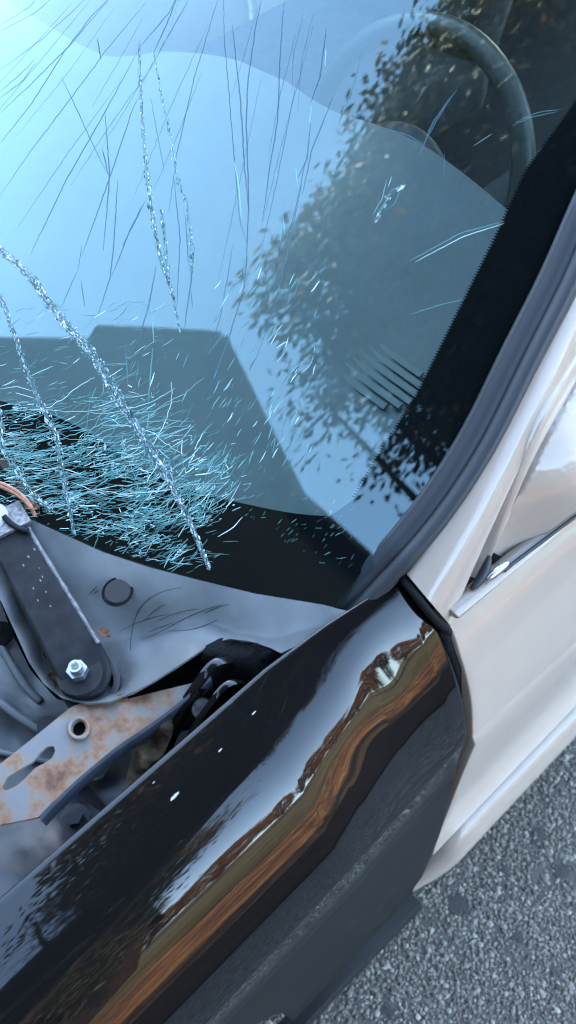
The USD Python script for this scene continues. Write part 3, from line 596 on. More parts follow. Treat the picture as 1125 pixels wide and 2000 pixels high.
# lower trough of the cowl, in front of the rim
tr = np.array([(-80, 1150), (-20, 1120), (20, 1230), (60, 1310), (110, 1365), (170, 1382), (230, 1376), (260, 1420), (200, 1520), (60, 1560), (-80, 1570)], float)
tc = [(-80, 1150, .905), (0, 1200, .90), (60, 1330, .885), (110, 1375, .885), (170, 1392, .883), (230, 1385, .88), (250, 1420, .87), (150, 1430, .868), (60, 1400, .882), (20, 1340, .893), (0, 1450, .86), (60, 1540, .85), (200, 1500, .85), (-60, 1500, .86), (100, 1410, .878), (-30, 1300, .897), (30, 1420, .862)]
obj('cowl_trough', shell(px_sheet(tr, tc, 10), .003, (0, 0, -1)), 'cowl_plastic', car, smooth=50)
for q_, r0 in (([(-60, 1330, .896), (0, 1372, .886), (60, 1415, .880), (130, 1455, .870), (190, 1500, .856)], .0045), ([(-30, 1225, .903), (10, 1275, .899), (40, 1325, .894), (80, 1370, .887)], .004), ([(-60, 1455, .862), (30, 1475, .862), (110, 1490, .858)], .0035)):
    obj('trough_rib', tube(smooth_path([at(u, v, z=z) for u, v, z in q_], 24), r0, 8), 'cowl_plastic', car, smooth=True)
obj('hole_dark', disc(at(-2, 1238, z=.9035), (0, 0, 1), .014, .002), 'foam', car, smooth=40)  # flat black disc painted as the shade inside a hole
obj('trough_clip', disc(at(92, 1418, z=.882), (.1, -.1, 1), .010, .004), 'black_plastic', car, smooth=40)
obj('cowl_cavity', shell(px_sheet(np.array([(-80, 1000), (250, 1080), (560, 1220), (560, 1330), (380, 1420), (240, 1420), (-80, 1400)], float), [(-80, 1000, .86), (250, 1080, .86), (560, 1220, .86), (560, 1330, .85), (240, 1420, .84), (-80, 1400, .85)], 30), .004, (0, 0, -1)), 'foam', car, smooth=True)
# black foam block between cowl and fender
fo = np.array([(392, 1288), (400, 1262), (430, 1246), (470, 1246), (520, 1262), (552, 1278), (600, 1262), (560, 1300), (520, 1330), (430, 1345), (380, 1340)], float)
fc_ = [(392, 1275, .934), (470, 1246, .938), (552, 1278, .940), (600, 1262, .938), (560, 1300, .925), (430, 1345, .90), (380, 1340, .90), (470, 1290, .930)]
obj('foam_block', shell(px_sheet(fo, fc_, 7, rough=.008), .02, (0, 0, -1)), 'foam', car, smooth=40)
# ---- wiper arm
w0, w1 = at(170, 1318, z=.932), at(20, 1052, z=.952)
wax = (w1 - w0) / np.linalg.norm(w1 - w0); wsd = np.cross([0, 0, 1], wax); wsd /= np.linalg.norm(wsd); wup = np.cross(wax, wsd)
L_ = np.linalg.norm(w1 - w0); rows = []
sgn = 1 if wsd @ RIGHT < 0 else -1                   # +1: wsd points to the left in view
for s in np.linspace(-.022, L_, 30):
    k = s / L_; hw = np.interp(s, [-.022, -.014, 0, .02, L_], [.006, .018, .0245, .0245, .0205]); hh = np.interp(s, [-.022, 0, .03, L_], [.004, .006, .012, .012])
    c = w0 + wax * s
    pr_ = [(-1, -.4), (-1, .55), (-.93, .9), (-.80, 1), (.80, 1), (.93, .9), (1, .55), (1, -.4)]
    rows.append([c + wsd * hw * a + wup * hh * b for a, b in pr_])
arm = obj('wiper_arm', loft(rows, True, True), 'wiper_black', car, smooth=35, label='black wiper arm with worn bare edge')
er = []
for s in np.linspace(.018, L_ - .004, 60):
    hw = np.interp(s, [0, L_], [.0245, .0205]); c = w0 + wax * s - sgn * wsd * hw * .93 + wup * .0098; r_ = .0030 * (.8 + .3 * meshkit.noise(np.array([s * 130, 0, 0]), 9)); er.append((c, r_))
obj('worn_edge', tube([c for c, _ in er], [r for _, r in er], 7), 'worn_metal', arm, smooth=True)
for u, v in ((70, 1078), (58, 1092), (78, 1112), (48, 1108), (84, 1128), (66, 1150), (90, 1156), (74, 1172), (98, 1182), (80, 1135)):
    c = w0 + wax * ((at(u, v, z=.955) - w0) @ wax) + wsd * ((at(u, v, z=.955) - w0) @ wsd) + wup * .0122
    l_ = RNG.uniform(.0010, .0022); obj('wear_mark', T([c + wax * l_, c + wsd * l_ * .5, c - wax * l_ * .7, c - wsd * l_ * .3], [[0, 1, 2], [0, 2, 3]]), 'dash_pale', arm, smooth=False)
nutc = at(152, 1312, z=.941)
nut = trimesh.creation.cylinder(radius=.0098, height=.009, sections=6); nut.apply_translation(nutc + [0, 0, .001])
stud = trimesh.creation.cylinder(radius=.0062, height=.012, sections=24); stud.apply_translation(nutc + [0, 0, .006]); dimple = trimesh.creation.cylinder(radius=.0034, height=.004, sections=20); dimple.apply_translation(nutc + [0, 0, .0108])
fl = trimesh.creation.cylinder(radius=.0125, height=.003, sections=28); fl.apply_translation(nutc + [0, 0, -.004])
obj('nut', cat([nut, fl]), 'bolt_steel', arm, smooth=False); obj('stud', stud, 'bolt_steel', arm, smooth=30); obj('stud_dimple', dimple, 'worn_metal', arm, smooth=30)
boss = trimesh.creation.cylinder(radius=.021, height=.022, sections=40); boss.apply_translation(nutc + [.002, 0, -.013]); obj('pivot_boss', boss, 'wiper_black', arm, smooth=30)
sock = trimesh.creation.annulus(r_min=.022, r_max=.028, height=.012, sections=40); sock.apply_translation(nutc + [.006, 0.004, -.026]); obj('pivot_grommet', sock, 'rubber', car, smooth=30)
# knuckle at the far end of the arm, and its light cap
obj('arm_knuckle', box(w1 + wax * .012 + wup * .004, (.05, .03, .02), trimesh.transformations.rotation_matrix(math.atan2(wsd[1], wsd[0]), [0, 0, 1])), 'worn_metal', arm, smooth=False)
cap = trimesh.creation.icosphere(2, .016); cap.apply_scale([1.1, 1, .6]); cap.apply_translation(at(-14, 1010, z=.965)); obj('knuckle_cap', cap, 'trim_white', arm, smooth=True)
obj('arm_spring', tube(smooth_path([at(8, 1008, z=.972), at(30, 1028, z=.968), at(56, 1036, z=.966)], 10), .0028, 8), 'wiper_black', arm, smooth=True)
# brown cable lying on the glass edge
for o in (0, 6):
    obj('cable', tube(smooth_path([on_glass(-40, 925 + o, .006), on_glass(0, 943 + o, .007), on_glass(40, 962 + o, .007), on_glass(62, 985 + o * .6, .006), on_glass(70, 1008, .002)], 20), .0021, 7), 'copper', car, smooth=True)
# ---- hinge bracket with hole and slot
def px_plate(outline, holes, ctrl, step=7):
    P_ = Polygon(outline, holes); ring = [resample(np.vstack([r, r[:1]]), 5)[:-1] for r in [np.array(outline, float)] + [np.array(h, float) for h in holes]]
    x0, y0, x1, y1 = P_.bounds; gq = np.stack(np.meshgrid(np.arange(x0, x1, step), np.arange(y0, y1, step)), -1).reshape(-1, 2)
    gq = gq[shapely.contains_xy(P_.buffer(-step * .5), gq[:, 0], gq[:, 1])]; pts = np.vstack(ring + [gq]); c = np.asarray(ctrl, float)
    h = RBFInterpolator(c[:, :2] / 300, c[:, 2], kernel='thin_plate_spline', smoothing=1e-5)(pts / 300)
    tri = Delaunay(pts).simplices; cen = pts[tri].mean(1); tri = tri[shapely.contains_xy(P_, cen[:, 0], cen[:, 1])]
    v = np.array([at(u, w, z=z) for (u, w), z in zip(pts, h)]); nr = np.cross(v[tri[:, 1]] - v[tri[:, 0]], v[tri[:, 2]] - v[tri[:, 0]])
    fl_ = nr[:, 2] < 0; tri[fl_] = tri[fl_][:, ::-1]; return T(v, tri)
def ell(c, a, b, ang, n=24):
    t = np.arange(n) / n * 6.28318; ca, sa = math.cos(ang), math.sin(ang)
    return np.stack([c[0] + a * np.cos(t) * ca - b * np.sin(t) * sa, c[1] + a * np.cos(t) * sa + b * np.sin(t) * ca], 1)
out_b = [(-90, 1545), (-40, 1518), (0, 1492), (60, 1445), (120, 1396), (140, 1380), (160, 1373), (185, 1373), (210, 1370), (250, 1365), (310, 1350), (380, 1333), (408, 1322), (395, 1335), (350, 1372), (300, 1410), (240, 1450), (200, 1480), (150, 1522), (100, 1570), (75, 1596), (40, 1603), (0, 1611), (-90, 1635)]
slot = np.array([(8, 1530), (14, 1518), (40, 1502), (64, 1488), (78, 1470), (92, 1458), (104, 1457), (108, 1466), (102, 1480), (84, 1492), (68, 1500), (50, 1520), (30, 1536), (12, 1544), (4, 1540)], float)
hole = ell((154, 1422), 13, 15, .3)
bc = [(-90, 1580, .905), (0, 1550, .915), (0, 1492, .918), (0, 1611, .910), (100, 1480, .922), (160, 1375, .928), (154, 1422, .9275), (240, 1400, .927), (240, 1450, .922), (380, 1335, .930), (330, 1375, .926), (75, 1596, .913)]
br = obj('hinge_bracket', shell(px_plate(out_b, [slot, hole], bc), .0035, (0, 0, -1)), 'rusty_steel', car, smooth=30, label='flat rusty hood hinge bracket with a hole and a slot')
hc = np.array([at(u, v, z=.9285) for u, v in ell((154, 1422), 19, 20, .3)]); obj('hole_lip', tube(np.vstack([hc, hc[:1]]), .0019, 8, False), 'rusty_steel', br, smooth=True)
obj('hole_shade', disc(at(152, 1426, z=.918), (0, 0, 1), .012, .004), 'foam', br, smooth=False)  # black disc under the hole, painted shade so it reads open
edge_b = smooth_path([at(u, v, z=z) for u, v, z in [(412, 1322, .934), (350, 1373, .929), (300, 1411, .926), (240, 1452, .922), (150, 1524, .917), (78, 1597, .913)]], 30)
obj('bracket_flange', loft([[p + [0, 0, .0015], p + [.002, -.001, -.001], p + [.0005, 0, -.022], p + [-.002, .001, -.022]] for p in edge_b], True, True), 'tray_paint', br, smooth=30)
# hinge arm, black, curling up beside the bracket
ha = smooth_path([at(u, v, z=z) for u, v, z in [(455, 1296, .925), (440, 1292, .936), (420, 1298, .940), (395, 1325, .936), (360, 1375, .922), (330, 1440, .895), (300, 1500, .87)]], 30)
hs = np.array([.78, .0, -.1]); hs /= np.linalg.norm(hs)
obj('hinge_arm', loft([[p - hs * .004 + [0, 0, .003], p + [0, 0, .0042], p + hs * .004 + [0, 0, .003], p + hs * .004 + [0, 0, -.014], p - hs * .004 + [0, 0, -.014]] for p in ha], True, True), 'black_paint', car, smooth=35)
ha2 = ha + np.array([.020, -.004, -.008]); obj('hinge_arm', loft([[p - hs * .003 + [0, 0, .002], p + [0, 0, .003], p + hs * .003 + [0, 0, .002], p + hs * .003 + [0, 0, -.014], p - hs * .003 + [0, 0, -.014]] for p in ha2], True, True), 'black_paint', car, smooth=35)
riv = disc(at(395, 1385, z=.915), (.5, -.3, .8), .010, .004); obj('hinge_pin', riv, 'worn_metal', car, smooth=40)
# inner fender apron below the hood edge
ap = np.array([(-100, 1640), (0, 1600), (80, 1560), (200, 1470), (330, 1360), (450, 1270), (560, 1240), (560, 1310), (470, 1370), (300, 1530), (150, 1660), (-100, 1870)], float)
ac = [(-100, 1640, .84), (0, 1600, .845), (80, 1570, .85), (200, 1470, .83), (330, 1360, .82), (560, 1250, .85), (560, 1310, .86), (470, 1370, .85), (300, 1530, .845), (150, 1660, .862), (-100, 1870, .865), (100, 1640, .862), (0, 1720, .862), (200, 1560, .835), (40, 1640, .858), (150, 1600, .85)]
obj('fender_apron', shell(px_sheet(ap, ac, 9, rough=.004, seed=3), .004, (0, 0, -1)), 'tray_paint', car, smooth=50)
bb = at(146, 1598, z=.858); hexb = trimesh.creation.cylinder(radius=.0085, height=.012, sections=6); hexb.apply_translation(bb); fl = trimesh.creation.cylinder(radius=.014, height=.004, sections=24); fl.apply_translation(bb - [0, 0, .003])
obj('apron_bolt', cat([hexb, fl]), 'tray_paint', car, smooth=False)
# ---- cabin
dash_back = [(-.60, .28), (-.473, .325), (-.298, .325), (-.184, .335), (-.122, .41), (-.02, .458), (.06, .460), (.126, .444), (.223, .425), (.36, .43), (.52, .43), (.66, .40)]
db = PchipInterpolator([p[0] for p in dash_back], [p[1] for p in dash_back]); rows = []
for x in np.linspace(-.62, .665, 70):
    yb = float(db(np.clip(x, -.6, .66))); yf = -.29 + WK * x * x; hump = .055 * math.exp(-((x - .33) / .2) ** 2)
    r = []
    for k in np.linspace(0, 1, 18):
        y = yf + (yb - yf) * k; z = min(.925 + .045 * k + hump * k ** 2, wz(x, y) - .015); r.append((x, y, z))
    r += [(x, yb + .012, r[-1][2] - .012), (x, yb + .02, .85), (x, yb + .06, .62)]
    rows.append(r)
m = loft(rows); m = m if m.vertex_normals[:, 2].mean() > 0 else T(m.vertices, m.faces[:, ::-1])
dash = obj('dashboard', m, 'dash_vinyl', car, smooth=40)
vc = np.array([.513, .185, .95]); 
def dash_z(x, y):
    yb = float(db(np.clip(x, -.6, .66))); yf = -.29 + WK * x * x; k = np.clip((y - yf) / (yb - yf), 0, 1); return min(.925 + .045 * k + .055 * math.exp(-((x - .33) / .2) ** 2) * k ** 2, wz(x, y) - .015)
# demister grille with slats
VX, VY = .53, .168
t = np.linspace(0, 2 * np.pi, 40); 
for k in range(6):
    y0 = VY - .028 + .0112 * k; hw = .048 * math.sqrt(max(0, 1 - ((y0 - VY) / .037) ** 2)); z = dash_z(VX, y0)
    obj('vent_slat', box((VX, y0, z + .001), (2 * hw, .007, .004), trimesh.transformations.rotation_matrix(.5, [1, 0, 0])), 'dash_pale', dash, smooth=False)
# steering wheel
wc = np.array([.262, .50, .915]); wtilt = math.radians(26); wa = np.array([1., 0, 0]); wb = np.array([0, math.sin(wtilt) * 1.0, math.cos(wtilt)]); wnn = np.cross(wa, wb)
ring = [wc + .178 * (math.cos(a) * wa + math.sin(a) * wb) for a in np.linspace(0, 2 * np.pi, 72)]
sw = obj('steering_wheel', tube(ring, .0155, 14, False), 'wheel_leather', car, smooth=True)
hub = trimesh.creation.icosphere(3, 1.0); hub.apply_scale([.085, .035, .075]); hub.apply_transform(trimesh.transformations.rotation_matrix(-wtilt, [1, 0, 0])); hub.apply_translation(wc + [0, -.02, -.01]); obj('wheel_hub', hub, 'dash_dark', sw, smooth=True)
for a in (math.radians(-8), math.radians(188), math.radians(-90)):
    d = math.cos(a) * wa + math.sin(a) * wb; obj('wheel_spoke', tube([wc + d * .06, wc + d * .12 , wc + d * .174], [.022, .017, .015], 10), 'dash_vinyl', sw, smooth=True)
col = tube([wc + [0, -.02, -.01], wc + [0, -.16, -.07], wc + [0, -.26, -.12]], [.05, .06, .065], 16); obj('steering_column', col, 'dash_dark', car, smooth=True)
obj('stalk', tube(smooth_path([wc + [.06, -.08, -.01], wc + [.14, -.09, .0], wc + [.22, -.09, .005]], 8), [.007, .007, .008, .009, .010, .010, .010, .006], 10), 'dash_dark', car, smooth=True)
# seats
def rb(c, e, r):
    import manifold3d as m3
    e = np.array(e) / 2 - r; pts = [m3.Manifold.sphere(r, 20).translate([c[0] + a * e[0], c[1] + b * e[1], c[2] + d * e[2]]) for a in (-1, 1) for b in (-1, 1) for d in (-1, 1)]
    return m3.Manifold.batch_hull(pts)
def rbm(c, e, r, rot=0.0):
    mm = rb((0, 0, 0), e, r).to_mesh(); q = T(mm.vert_properties[:, :3], mm.tri_verts); q.apply_transform(trimesh.transformations.rotation_matrix(rot, [1, 0, 0])); q.apply_translation(c); return q
for x in (-.37, .37):
    s = obj('seat', rbm((x, .98, .56), (.5, .5, .16), .06), 'cabin_cloth', car, smooth=40); obj('seat_back', rbm((x, 1.28, .88), (.48, .14, .62), .06, -.35), 'cabin_cloth', s, smooth=40); obj('headrest', rbm((x, 1.42, 1.25), (.26, .10, .18), .045, -.3), 'cabin_cloth', s, smooth=40)
obj('cabin_floor', slab(-.8, -.25, .8, 2.6, .22, .26), 'body_dark', car, smooth=False)
obj('firewall', slab(-.72, -.36, .72, -.33, .26, .84), 'body_dark', car, smooth=False)
# ---- the rest of the body, outside the picture
roof = [[(s * (.60 - .02 * math.sin(k * 3.1)), .545 + .171 + 1.35 * k, 1.385 + .045 * math.sin(k * 2.6) - .05 * s * s) for s in np.linspace(-1, 1, 13)] for k in np.linspace(0, 1, 12)]
rm = shell(loft(roof), .02); obj('roof', rm, 'silver_paint', car, smooth=40)
for sx in (-1, 1):
    rp = [[(sx * np.interp(z, [.24, .4, .75, .95], [.82, .828, .84, .79]), y, z) for z in (.24, .4, .6, .75, .85, .95)] for y in (1.16, 1.8, 2.6, 3.2)]
    obj('rear_side_panel', shell(loft(rp), .02), 'silver_paint', car, smooth=40)
    obj('centre_pillar', tube([(sx * .76, 1.12, .95), (sx * .66, 1.10, 1.34)], [.05, .035], 8), 'body_dark', car, smooth=40)
    obj('rear_pillar', tube([(sx * .72, 2.6, .95), (sx * .58, 2.0, 1.36)], [.07, .05], 8), 'silver_paint', car, smooth=40)
obj('boot_lid', slab(-.78, 2.55, .78, 3.3, .80, .95), 'silver_paint', car, smooth=False)
rows = [[(-x, y, z) for x, z in door_row(max(y, .003))] for y in np.linspace(0, 1.15, 20)]; obj('front_door', shell(loft(rows), .01), 'silver_paint', car, smooth=40)
rows = [[(-x, y, max(z, arch(y))) for x, z in fender_row(y)] for y in np.linspace(-1.0, -.02, 40)]; obj('fender', loft(rows), 'black_paint', car, smooth=50, label='black right front fender')
obj('front_pillar', tube([(-.74, 0, .97), (-.66, .33, 1.17), (-.585, .74, 1.385)], .035, 10), 'silver_paint', car, smooth=40)
obj('windshield_moulding', tube([(-.70, -.04, .975), (-.635, .30, 1.175), (-.57, .68, 1.37)], .014, 8), 'rubber', car, smooth=40)
obj('cowl_panel', shell(loft([[(x, -.307 + WK * x * x - d, .966 - .06 * d / .12) for x in np.linspace(-.70, .33, 24)] for d in (0, .04, .08, .12)]), .004, (0, 0, -1)), 'cowl_plastic', car, smooth=40)
obj('engine_bay', slab(-.66, -1.15, .66, -.38, .45, .60), 'body_dark', car, smooth=False)
obj('front_bumper', rbm((0, -1.22, .45), (1.62, .22, .42), .09), 'silver_paint', car, smooth=40)
for sx in (-1, 1):
    for wy in (-.68, 1.95):
        ty = trimesh.creation.torus(.245, .085, 40, 16); ty.apply_transform(trimesh.transformations.rotation_matrix(math.pi / 2, [0, 1, 0])); ty.apply_translation((sx * .725, wy, .325)); o = obj('wheel', ty, 'tyre', car, smooth=40)
        rim = trimesh.creation.cylinder(.21, .12, sections=36); rim.apply_transform(trimesh.transformations.rotation_matrix(math.pi / 2, [0, 1, 0])); rim.apply_translation((sx * .735, wy, .325)); obj('rim', rim, 'worn_metal', o, smooth=30)
# ================================================================== small leaves caught on the car
def leaf_mesh(c, size, ang, curl=.3, seed=0):
    r = np.random.default_rng(seed); v, f = [], []; n = 7
    for i in range(n):
        k = i / (n - 1); w = math.sin(math.pi * min(1, k * .95 + .03)) * .36 * (1 + .5 * r.normal(0, .35))
        for j in (-1, 0, 1): v.append((k - .5, j * w, curl * ((k - .5) ** 2) * 1.6 + abs(j) * .18 * r.uniform(.3, 1.4)))
    for i in range(n - 1):
        for j in range(2):
            a = i * 3 + j; f += [[a, a + 1, a + 4], [a, a + 4, a + 3]]
    v = np.array(v) * size; ca, sa = math.cos(ang), math.sin(ang); v = v @ np.array([[ca, sa, 0], [-sa, ca, 0], [0, 0, 1]]) + c
    return shell(T(v, f), .0004)
leaves = [((108, 1262), .919, .024, 2.2, 'curled tan dry leaf left of the wiper arm'), ((112, 1285), .914, .026, .6, 'pale dry leaf beside the wiper nut'), ((205, 1238), .934, .014, 0.2, 'small red-brown leaf scrap right of the wiper arm'), ((115, 1318), .914, .020, 1.2, 'red-brown leaf wedged below the wiper nut'), ((240, 1363), .928, .012, .4, 'tiny brown leaf scrap on the cowl rim'), ((66, 992), .97, .015, .5, 'reddish leaf scrap beside the brown cable')]
for k, ((u, v), z, s, a, lb) in enumerate(leaves):
    tag(obj('dry_leaf', leaf_mesh(at(u, v, z=z), s, a, seed=k), 'dry_leaf', smooth=40), lb, 'leaf', 'dry leaves caught on the car')
sc_ = np.array([(352, 1398), (344, 1420), (330, 1445), (318, 1475), (290, 1500), (262, 1530), (245, 1545), (250, 1505), (258, 1475), (250, 1462), (285, 1440), (300, 1420), (325, 1405)], float)
tag(obj('leaf_wad', shell(px_sheet(sc_, [(352, 1398, .905), (245, 1545, .885), (300, 1440, .90), (330, 1450, .90), (270, 1500, .895), (310, 1425, .912)], 5, rough=.02, seed=8), .004, (0, 0, -1)), 'tan_scrap', smooth=40), 'wad of yellow-brown dead leaves wedged between hinge bracket and fender', 'leaves')
tag(obj('twig', tube(smooth_path([at(238, 1548, z=.90), at(205, 1580, z=.898), at(180, 1612, z=.895)], 8), .0012, 6), 'bark', smooth=True), 'thin brown twig along the inside of the black fender edge', 'twig')
# ================================================================== surroundings: seen as reflections, some added to block the low sun
def leaves_at(centres, size, rng):
    n = len(centres); a = rng.normal(0, 1, (n, 3)); a /= np.linalg.norm(a, axis=1, keepdims=True); b = np.cross(a, rng.normal(0, 1, (n, 3))); b /= np.linalg.norm(b, axis=1, keepdims=True)
    s = size * rng.uniform(.6, 1.4, (n, 1)); p = centres
    v = np.stack([p - a * s, p + b * s * .42, p + a * s, p - b * s * .42], 1).reshape(-1, 3); i = np.arange(n)[:, None] * 4
    return T(v, np.vstack([i + [0, 1, 2], i + [0, 2, 3]]))
# tree whose crown hangs over the car
tree = thing('tree', 'broad leafy tree leaning over the car, mirrored in the windshield', 'tree')
trunk = smooth_path([(5.2, -3.0, -.1), (5.1, -2.7, 1.6), (4.8, -2.0, 3.2), (4.3, -1.1, 4.9), (3.4, -.6, 6.3), (2.8, -.5, 7.5)], 20)
obj('trunk', tube(trunk, np.linspace(.26, .06, 20), 12), 'bark', tree, smooth=True)
crown = Polygon([(-.75, .10), (-.80, -.35), (-.85, -.75), (-.70, -1.1), (-.75, -1.5), (-.14, -1.55), (.12, -1.8), (.55, -1.95), (.85, -2.25), (1.25, -2.2), (1.7, -2.0), (2.1, -2.15), (2.7, -3.0), (4.4, -3.7), (5.0, -3.0), (4.3, -1.5), (3.6, .3), (2.9, 1.5), (1.6, 2.0), (-.2, 1.0)])
cen = []; bounds = crown.bounds; rb_ = np.random.default_rng(11)
tips = []
while len(tips) < 400:
    x, y = rb_.uniform(bounds[0], bounds[2]), rb_.uniform(bounds[1], bounds[3])
    if crown.contains(Point(x, y)): tips.append((x, y, rb_.uniform(5.0, 6.9) - .06 * max(0, x)))
inner = crown.buffer(-.35)
while len(tips) < 1100:
    x, y = rb_.uniform(bounds[0], bounds[2]), rb_.uniform(bounds[1], bounds[3])
    if inner.contains(Point(x, y)): tips.append((x, y, rb_.uniform(5.4, 7.2) - .06 * max(0, x)))
for k, tp in enumerate(tips):
    if tp[1] < -1.75 + .25 * max(0, -tp[0]) and tp[0] < 1.9 and rb_.random() < .72: continue
    tp = np.array(tp); n = rb_.integers(170, 300); d = rb_.normal(0, 1, (n, 3)) * [.19, .19, .16]; cen.append(tp + d)
cen = np.vstack(cen); cen = cen[shapely.contains_xy(crown.buffer(.10), cen[:, 0], cen[:, 1])]
obj('crown', leaves_at(cen, .040, rb_), 'leaf_green', tree, smooth=False)
for k in range(70):
    tp = np.array(tips[k * 8]); s0 = trunk[int(rb_.integers(9, 19))]; md = (s0 + tp) / 2 + rb_.normal(0, .15, 3) + [0, 0, .25]
    obj('limb', tube(smooth_path([s0, md, tp], 10), np.linspace(.06, .012, 10), 6), 'bark', tree, smooth=True)
# trees beyond the bank on the left of the car
def make_tree(name, label, look, h, w, seed, n, group, leaf=.10):
    t = thing(name, label, 'tree', group); r = np.random.default_rng(seed)
    tr_ = smooth_path([(0, 0, -.3), (.1, .05, h * .3), (-.05, .1, h * .6), (.05, 0, h * .95)], 14); obj('trunk', tube(tr_, np.linspace(.03 * h * .7, .02, 14), 10), 'bark', t, smooth=True)
    cs_ = []
    for _ in range(n):
        zz = r.uniform(.28, 1.0); rad = w * math.sin(math.pi * min(1, (zz - .2) / .82)) ** .7; a = r.uniform(0, 6.3); q = rad * r.uniform(.3, 1) ** .5
        c = np.array([q * math.cos(a), q * math.sin(a), zz * h]); cs_.append(c + r.normal(0, 1, (50, 3)) * [.28, .28, .22])
        if _ % 4 == 0: obj('limb', tube([tr_[int(np.clip(zz * 9, 3, 12))], c * [.55, .55, 1] - [0, 0, .1], c + [0, 0, .25]], [.045, .025, .008], 5), 'bark', t, smooth=True)
    obj('crown', leaves_at(np.vstack(cs_), leaf, r), look, t, smooth=False); return t
ga = 'autumn trees beyond the leafy bank'
t1 = make_tree('autumn_tree', 'orange autumn tree at the front end of the tree line mirrored in the fender', 'leaf_autumn', 5.6, 2.3, 21, 190, ga, .11); r_ = np.random.default_rng(77)
UsdGeom.Xformable(t1).GetOrderedXformOps()[0].Set(Gf.Vec3d(27, -9, .6 + .17 * 18))
ordn = ['second', 'third', 'fourth', 'fifth', 'sixth', 'seventh', 'eighth', 'ninth', 'tenth', 'eleventh', 'last']
for k in range(11):
    x = 27 + r_.uniform(-2, 6); copy_of(t1, ordn[k] + ' orange autumn tree along the far tree line, counted from the front', (x, -5.6 + 3.4 * k + r_.uniform(-.8, .8), .5 + .17 * (x - 8.9)), rz=k * 67, scale=r_.uniform(.7, 1.15))
d1 = make_tree('dark_tree', 'tall dark green tree ahead of the fender', 'leaf_green', 9.5, 2.4, 31, 260, 'dark trees around the lot', .12); UsdGeom.Xformable(d1).GetOrderedXformOps()[0].Set(Gf.Vec3d(8.2, -3.6, .3))
for (x, y, s, lb) in [(5.55, -2.45, .52, 'small dark tree against the corner of the wooden barn'), (9.5, -9.5, 1.1, 'dark green tree farthest ahead on the left'), (-16, -4, .55, 'dark tree added on the right against the low sun, nearer the house'), (-16, 1.5, .6, 'dark tree added on the right against the low sun, abreast of the door'), (-16.5, 6.5, .58, 'dark tree added on the right against the low sun, near the tail')]:  # the three on the right are unseen, added to block low sun
    copy_of(d1, lb, (x, y, .0), rz=x * 23, scale=s)
# house in front of the car
house = thing('house', 'grey gabled house front, mirrored dark in the lower windshield', 'house', loc=(0, -4.1, 0))
gp = [(-6.5, 0), (3.9, 0), (3.9, 7.70), (1.13, 7.88), (-.39, 8.72), (-1.69, 9.52), (-3.05, 8.0), (-2.94, 7.65), (-3.83, 6.75), (-6.5, 3.6)]
gm = trimesh.creation.extrude_polygon(Polygon(gp), 7.0, engine='earcut'); gm.apply_transform(np.array([[1, 0, 0, 0], [0, 0, -1, 0], [0, 1, 0, 0], [0, 0, 0, 1.]])); obj('wall', T(gm.vertices + [0, 0, 0], gm.faces), 'siding', house, smooth=False)
def slope(a, b):
    a, b = np.array(a, float), np.array(b, float); d = (b - a) / np.linalg.norm(b - a); n = np.array([-d[1], d[0]]); n *= np.sign(n[1])
    q = [a, b, b + n * .10, a + n * .10]; m = trimesh.creation.extrude_polygon(Polygon(q), 7.5, engine='earcut'); m.apply_transform(np.array([[1, 0, 0, 0], [0, 0, -1, .25], [0, 1, 0, 0], [0, 0, 0, 1.]])); return m
for a_, b_ in (((-1.69, 9.53), (1.13, 7.89)), ((1.14, 7.885), (4.2, 7.69)), ((-3.15, 7.9), (-1.7, 9.525)), ((-6.9, 3.14), (-2.97, 7.64))): obj('roof', slope(a_, b_), 'roofing', house, smooth=False)
for x, z in ((-3.6, 2.0), (.2, 2.0), (-2.0, 5.0)):
    w_ = obj('window', box((x, .03, z), (1.1, .1, 1.5)), 'charcoal_trim', house, smooth=False); obj('pane', box((x, .085, z), (.9, .02, 1.3)), 'ceramic', w_, smooth=False)
d_ = obj('door', box((2.2, .03, 1.05), (.95, .1, 2.1)), 'charcoal_trim', house, smooth=False); obj('handle', box((1.85, .1, 1.0), (.04, .06, .12)), 'worn_metal', d_, smooth=False)

# unseen long block added on the right: it keeps the low sun off the car
blocker = thing('sun_blocker', 'unseen long dark block added to keep the low sun off the car', 'sun_blocker', loc=(-10.5, 0, 0))
obj('wall', slab(-5, -26, 0, 30, -.1, 5.5), 'siding', blocker, smooth=False); obj('roof', slab(-5.3, -26.3, .35, 30.3, 5.502, 5.7), 'roofing', blocker, smooth=False)
for y in range(-18, 20, 6): obj('door', box((.02, y, 1.15), (.08, 3.0, 2.3)), 'trim_white', blocker, smooth=False)
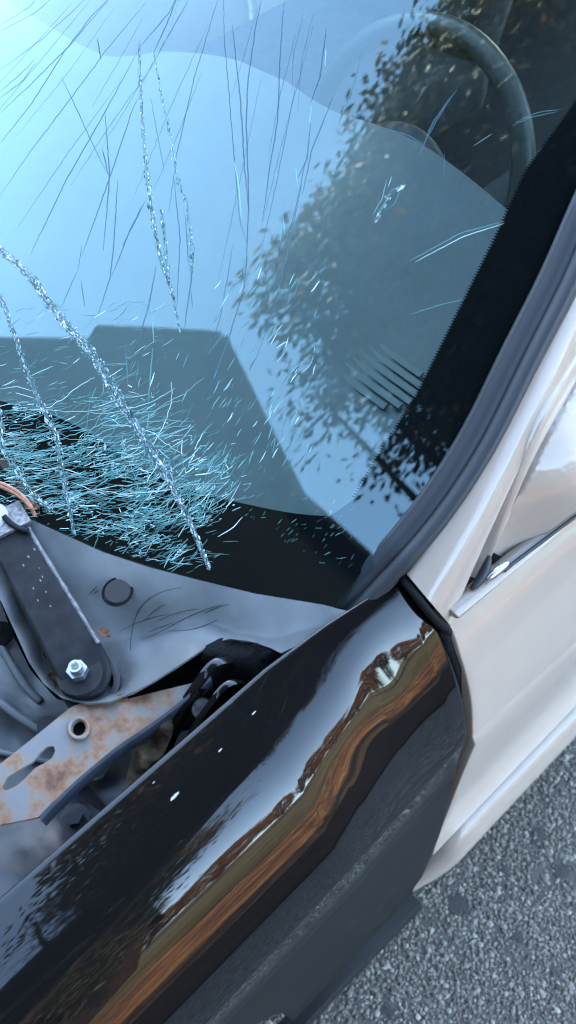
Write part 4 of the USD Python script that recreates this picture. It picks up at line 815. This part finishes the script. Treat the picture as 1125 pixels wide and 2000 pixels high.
# white flecks on the fender, the longest a painted bright glint
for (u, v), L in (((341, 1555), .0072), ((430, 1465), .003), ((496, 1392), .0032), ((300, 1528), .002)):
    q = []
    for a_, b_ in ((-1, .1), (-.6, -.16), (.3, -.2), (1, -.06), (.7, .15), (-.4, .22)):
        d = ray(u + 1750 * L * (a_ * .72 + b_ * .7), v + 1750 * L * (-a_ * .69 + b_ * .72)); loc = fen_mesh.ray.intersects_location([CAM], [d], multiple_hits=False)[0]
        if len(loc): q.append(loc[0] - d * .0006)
    if len(q) == 6: obj('glint_fleck', shell(T(q, [[0, 2, 1], [0, 3, 2], [0, 4, 3], [0, 5, 4]]), .0004), 'glint_fleck_white', fen, smooth=False)

# dark wooden barn ahead on the left, beyond the leaf bank
barn = thing('barn', 'dark brown wooden barn mirrored in the front of the black fender', 'barn', loc=(5.9, -2.7, 0))
gp = Polygon([(0, -.1), (8, -.1), (8, 4.2), (4, 6.6), (0, 4.2)]); gm = trimesh.creation.extrude_polygon(gp, 9.0, engine='earcut'); gm.apply_transform(np.array([[1, 0, 0, 0], [0, 0, -1, 0], [0, 1, 0, 0], [0, 0, 0, 1.]])); obj('wall', gm, 'verge_soil', barn, smooth=False)
for a_, b_ in (((-.4, 3.97), (4, 6.62)), ((4, 6.62), (8.4, 3.97))):
    obj('roof', slope(a_, b_), 'roofing', barn, smooth=False)
for k in range(22): obj('board', box((-.012, -.2 - k * .4, 2.0), (.022, .37, 3.9)), 'bark', barn, smooth=False)
obj('door', box((-.04, -4.6, 1.2), (.05, 2.2, 2.4)), 'charcoal_trim', barn, smooth=False)
# shrubs at the barn's corner
sh = thing('shrub', 'tall dark leafy shrub at the corner of the wooden barn', 'shrub', loc=(5.5, -2.9, 0)); r_ = np.random.default_rng(5)
obj('stem', tube([(0, 0, 0), (.05, .05, .8), (0, .1, 3.6)], [.04, .03, .01], 7), 'bark', sh, smooth=True)
obj('foliage', leaves_at(r_.normal(0, 1, (14000, 3)) * [.25, .30, 1.15] + [0, 0, 2.6], .055, r_), 'leaf_green', sh, smooth=False)
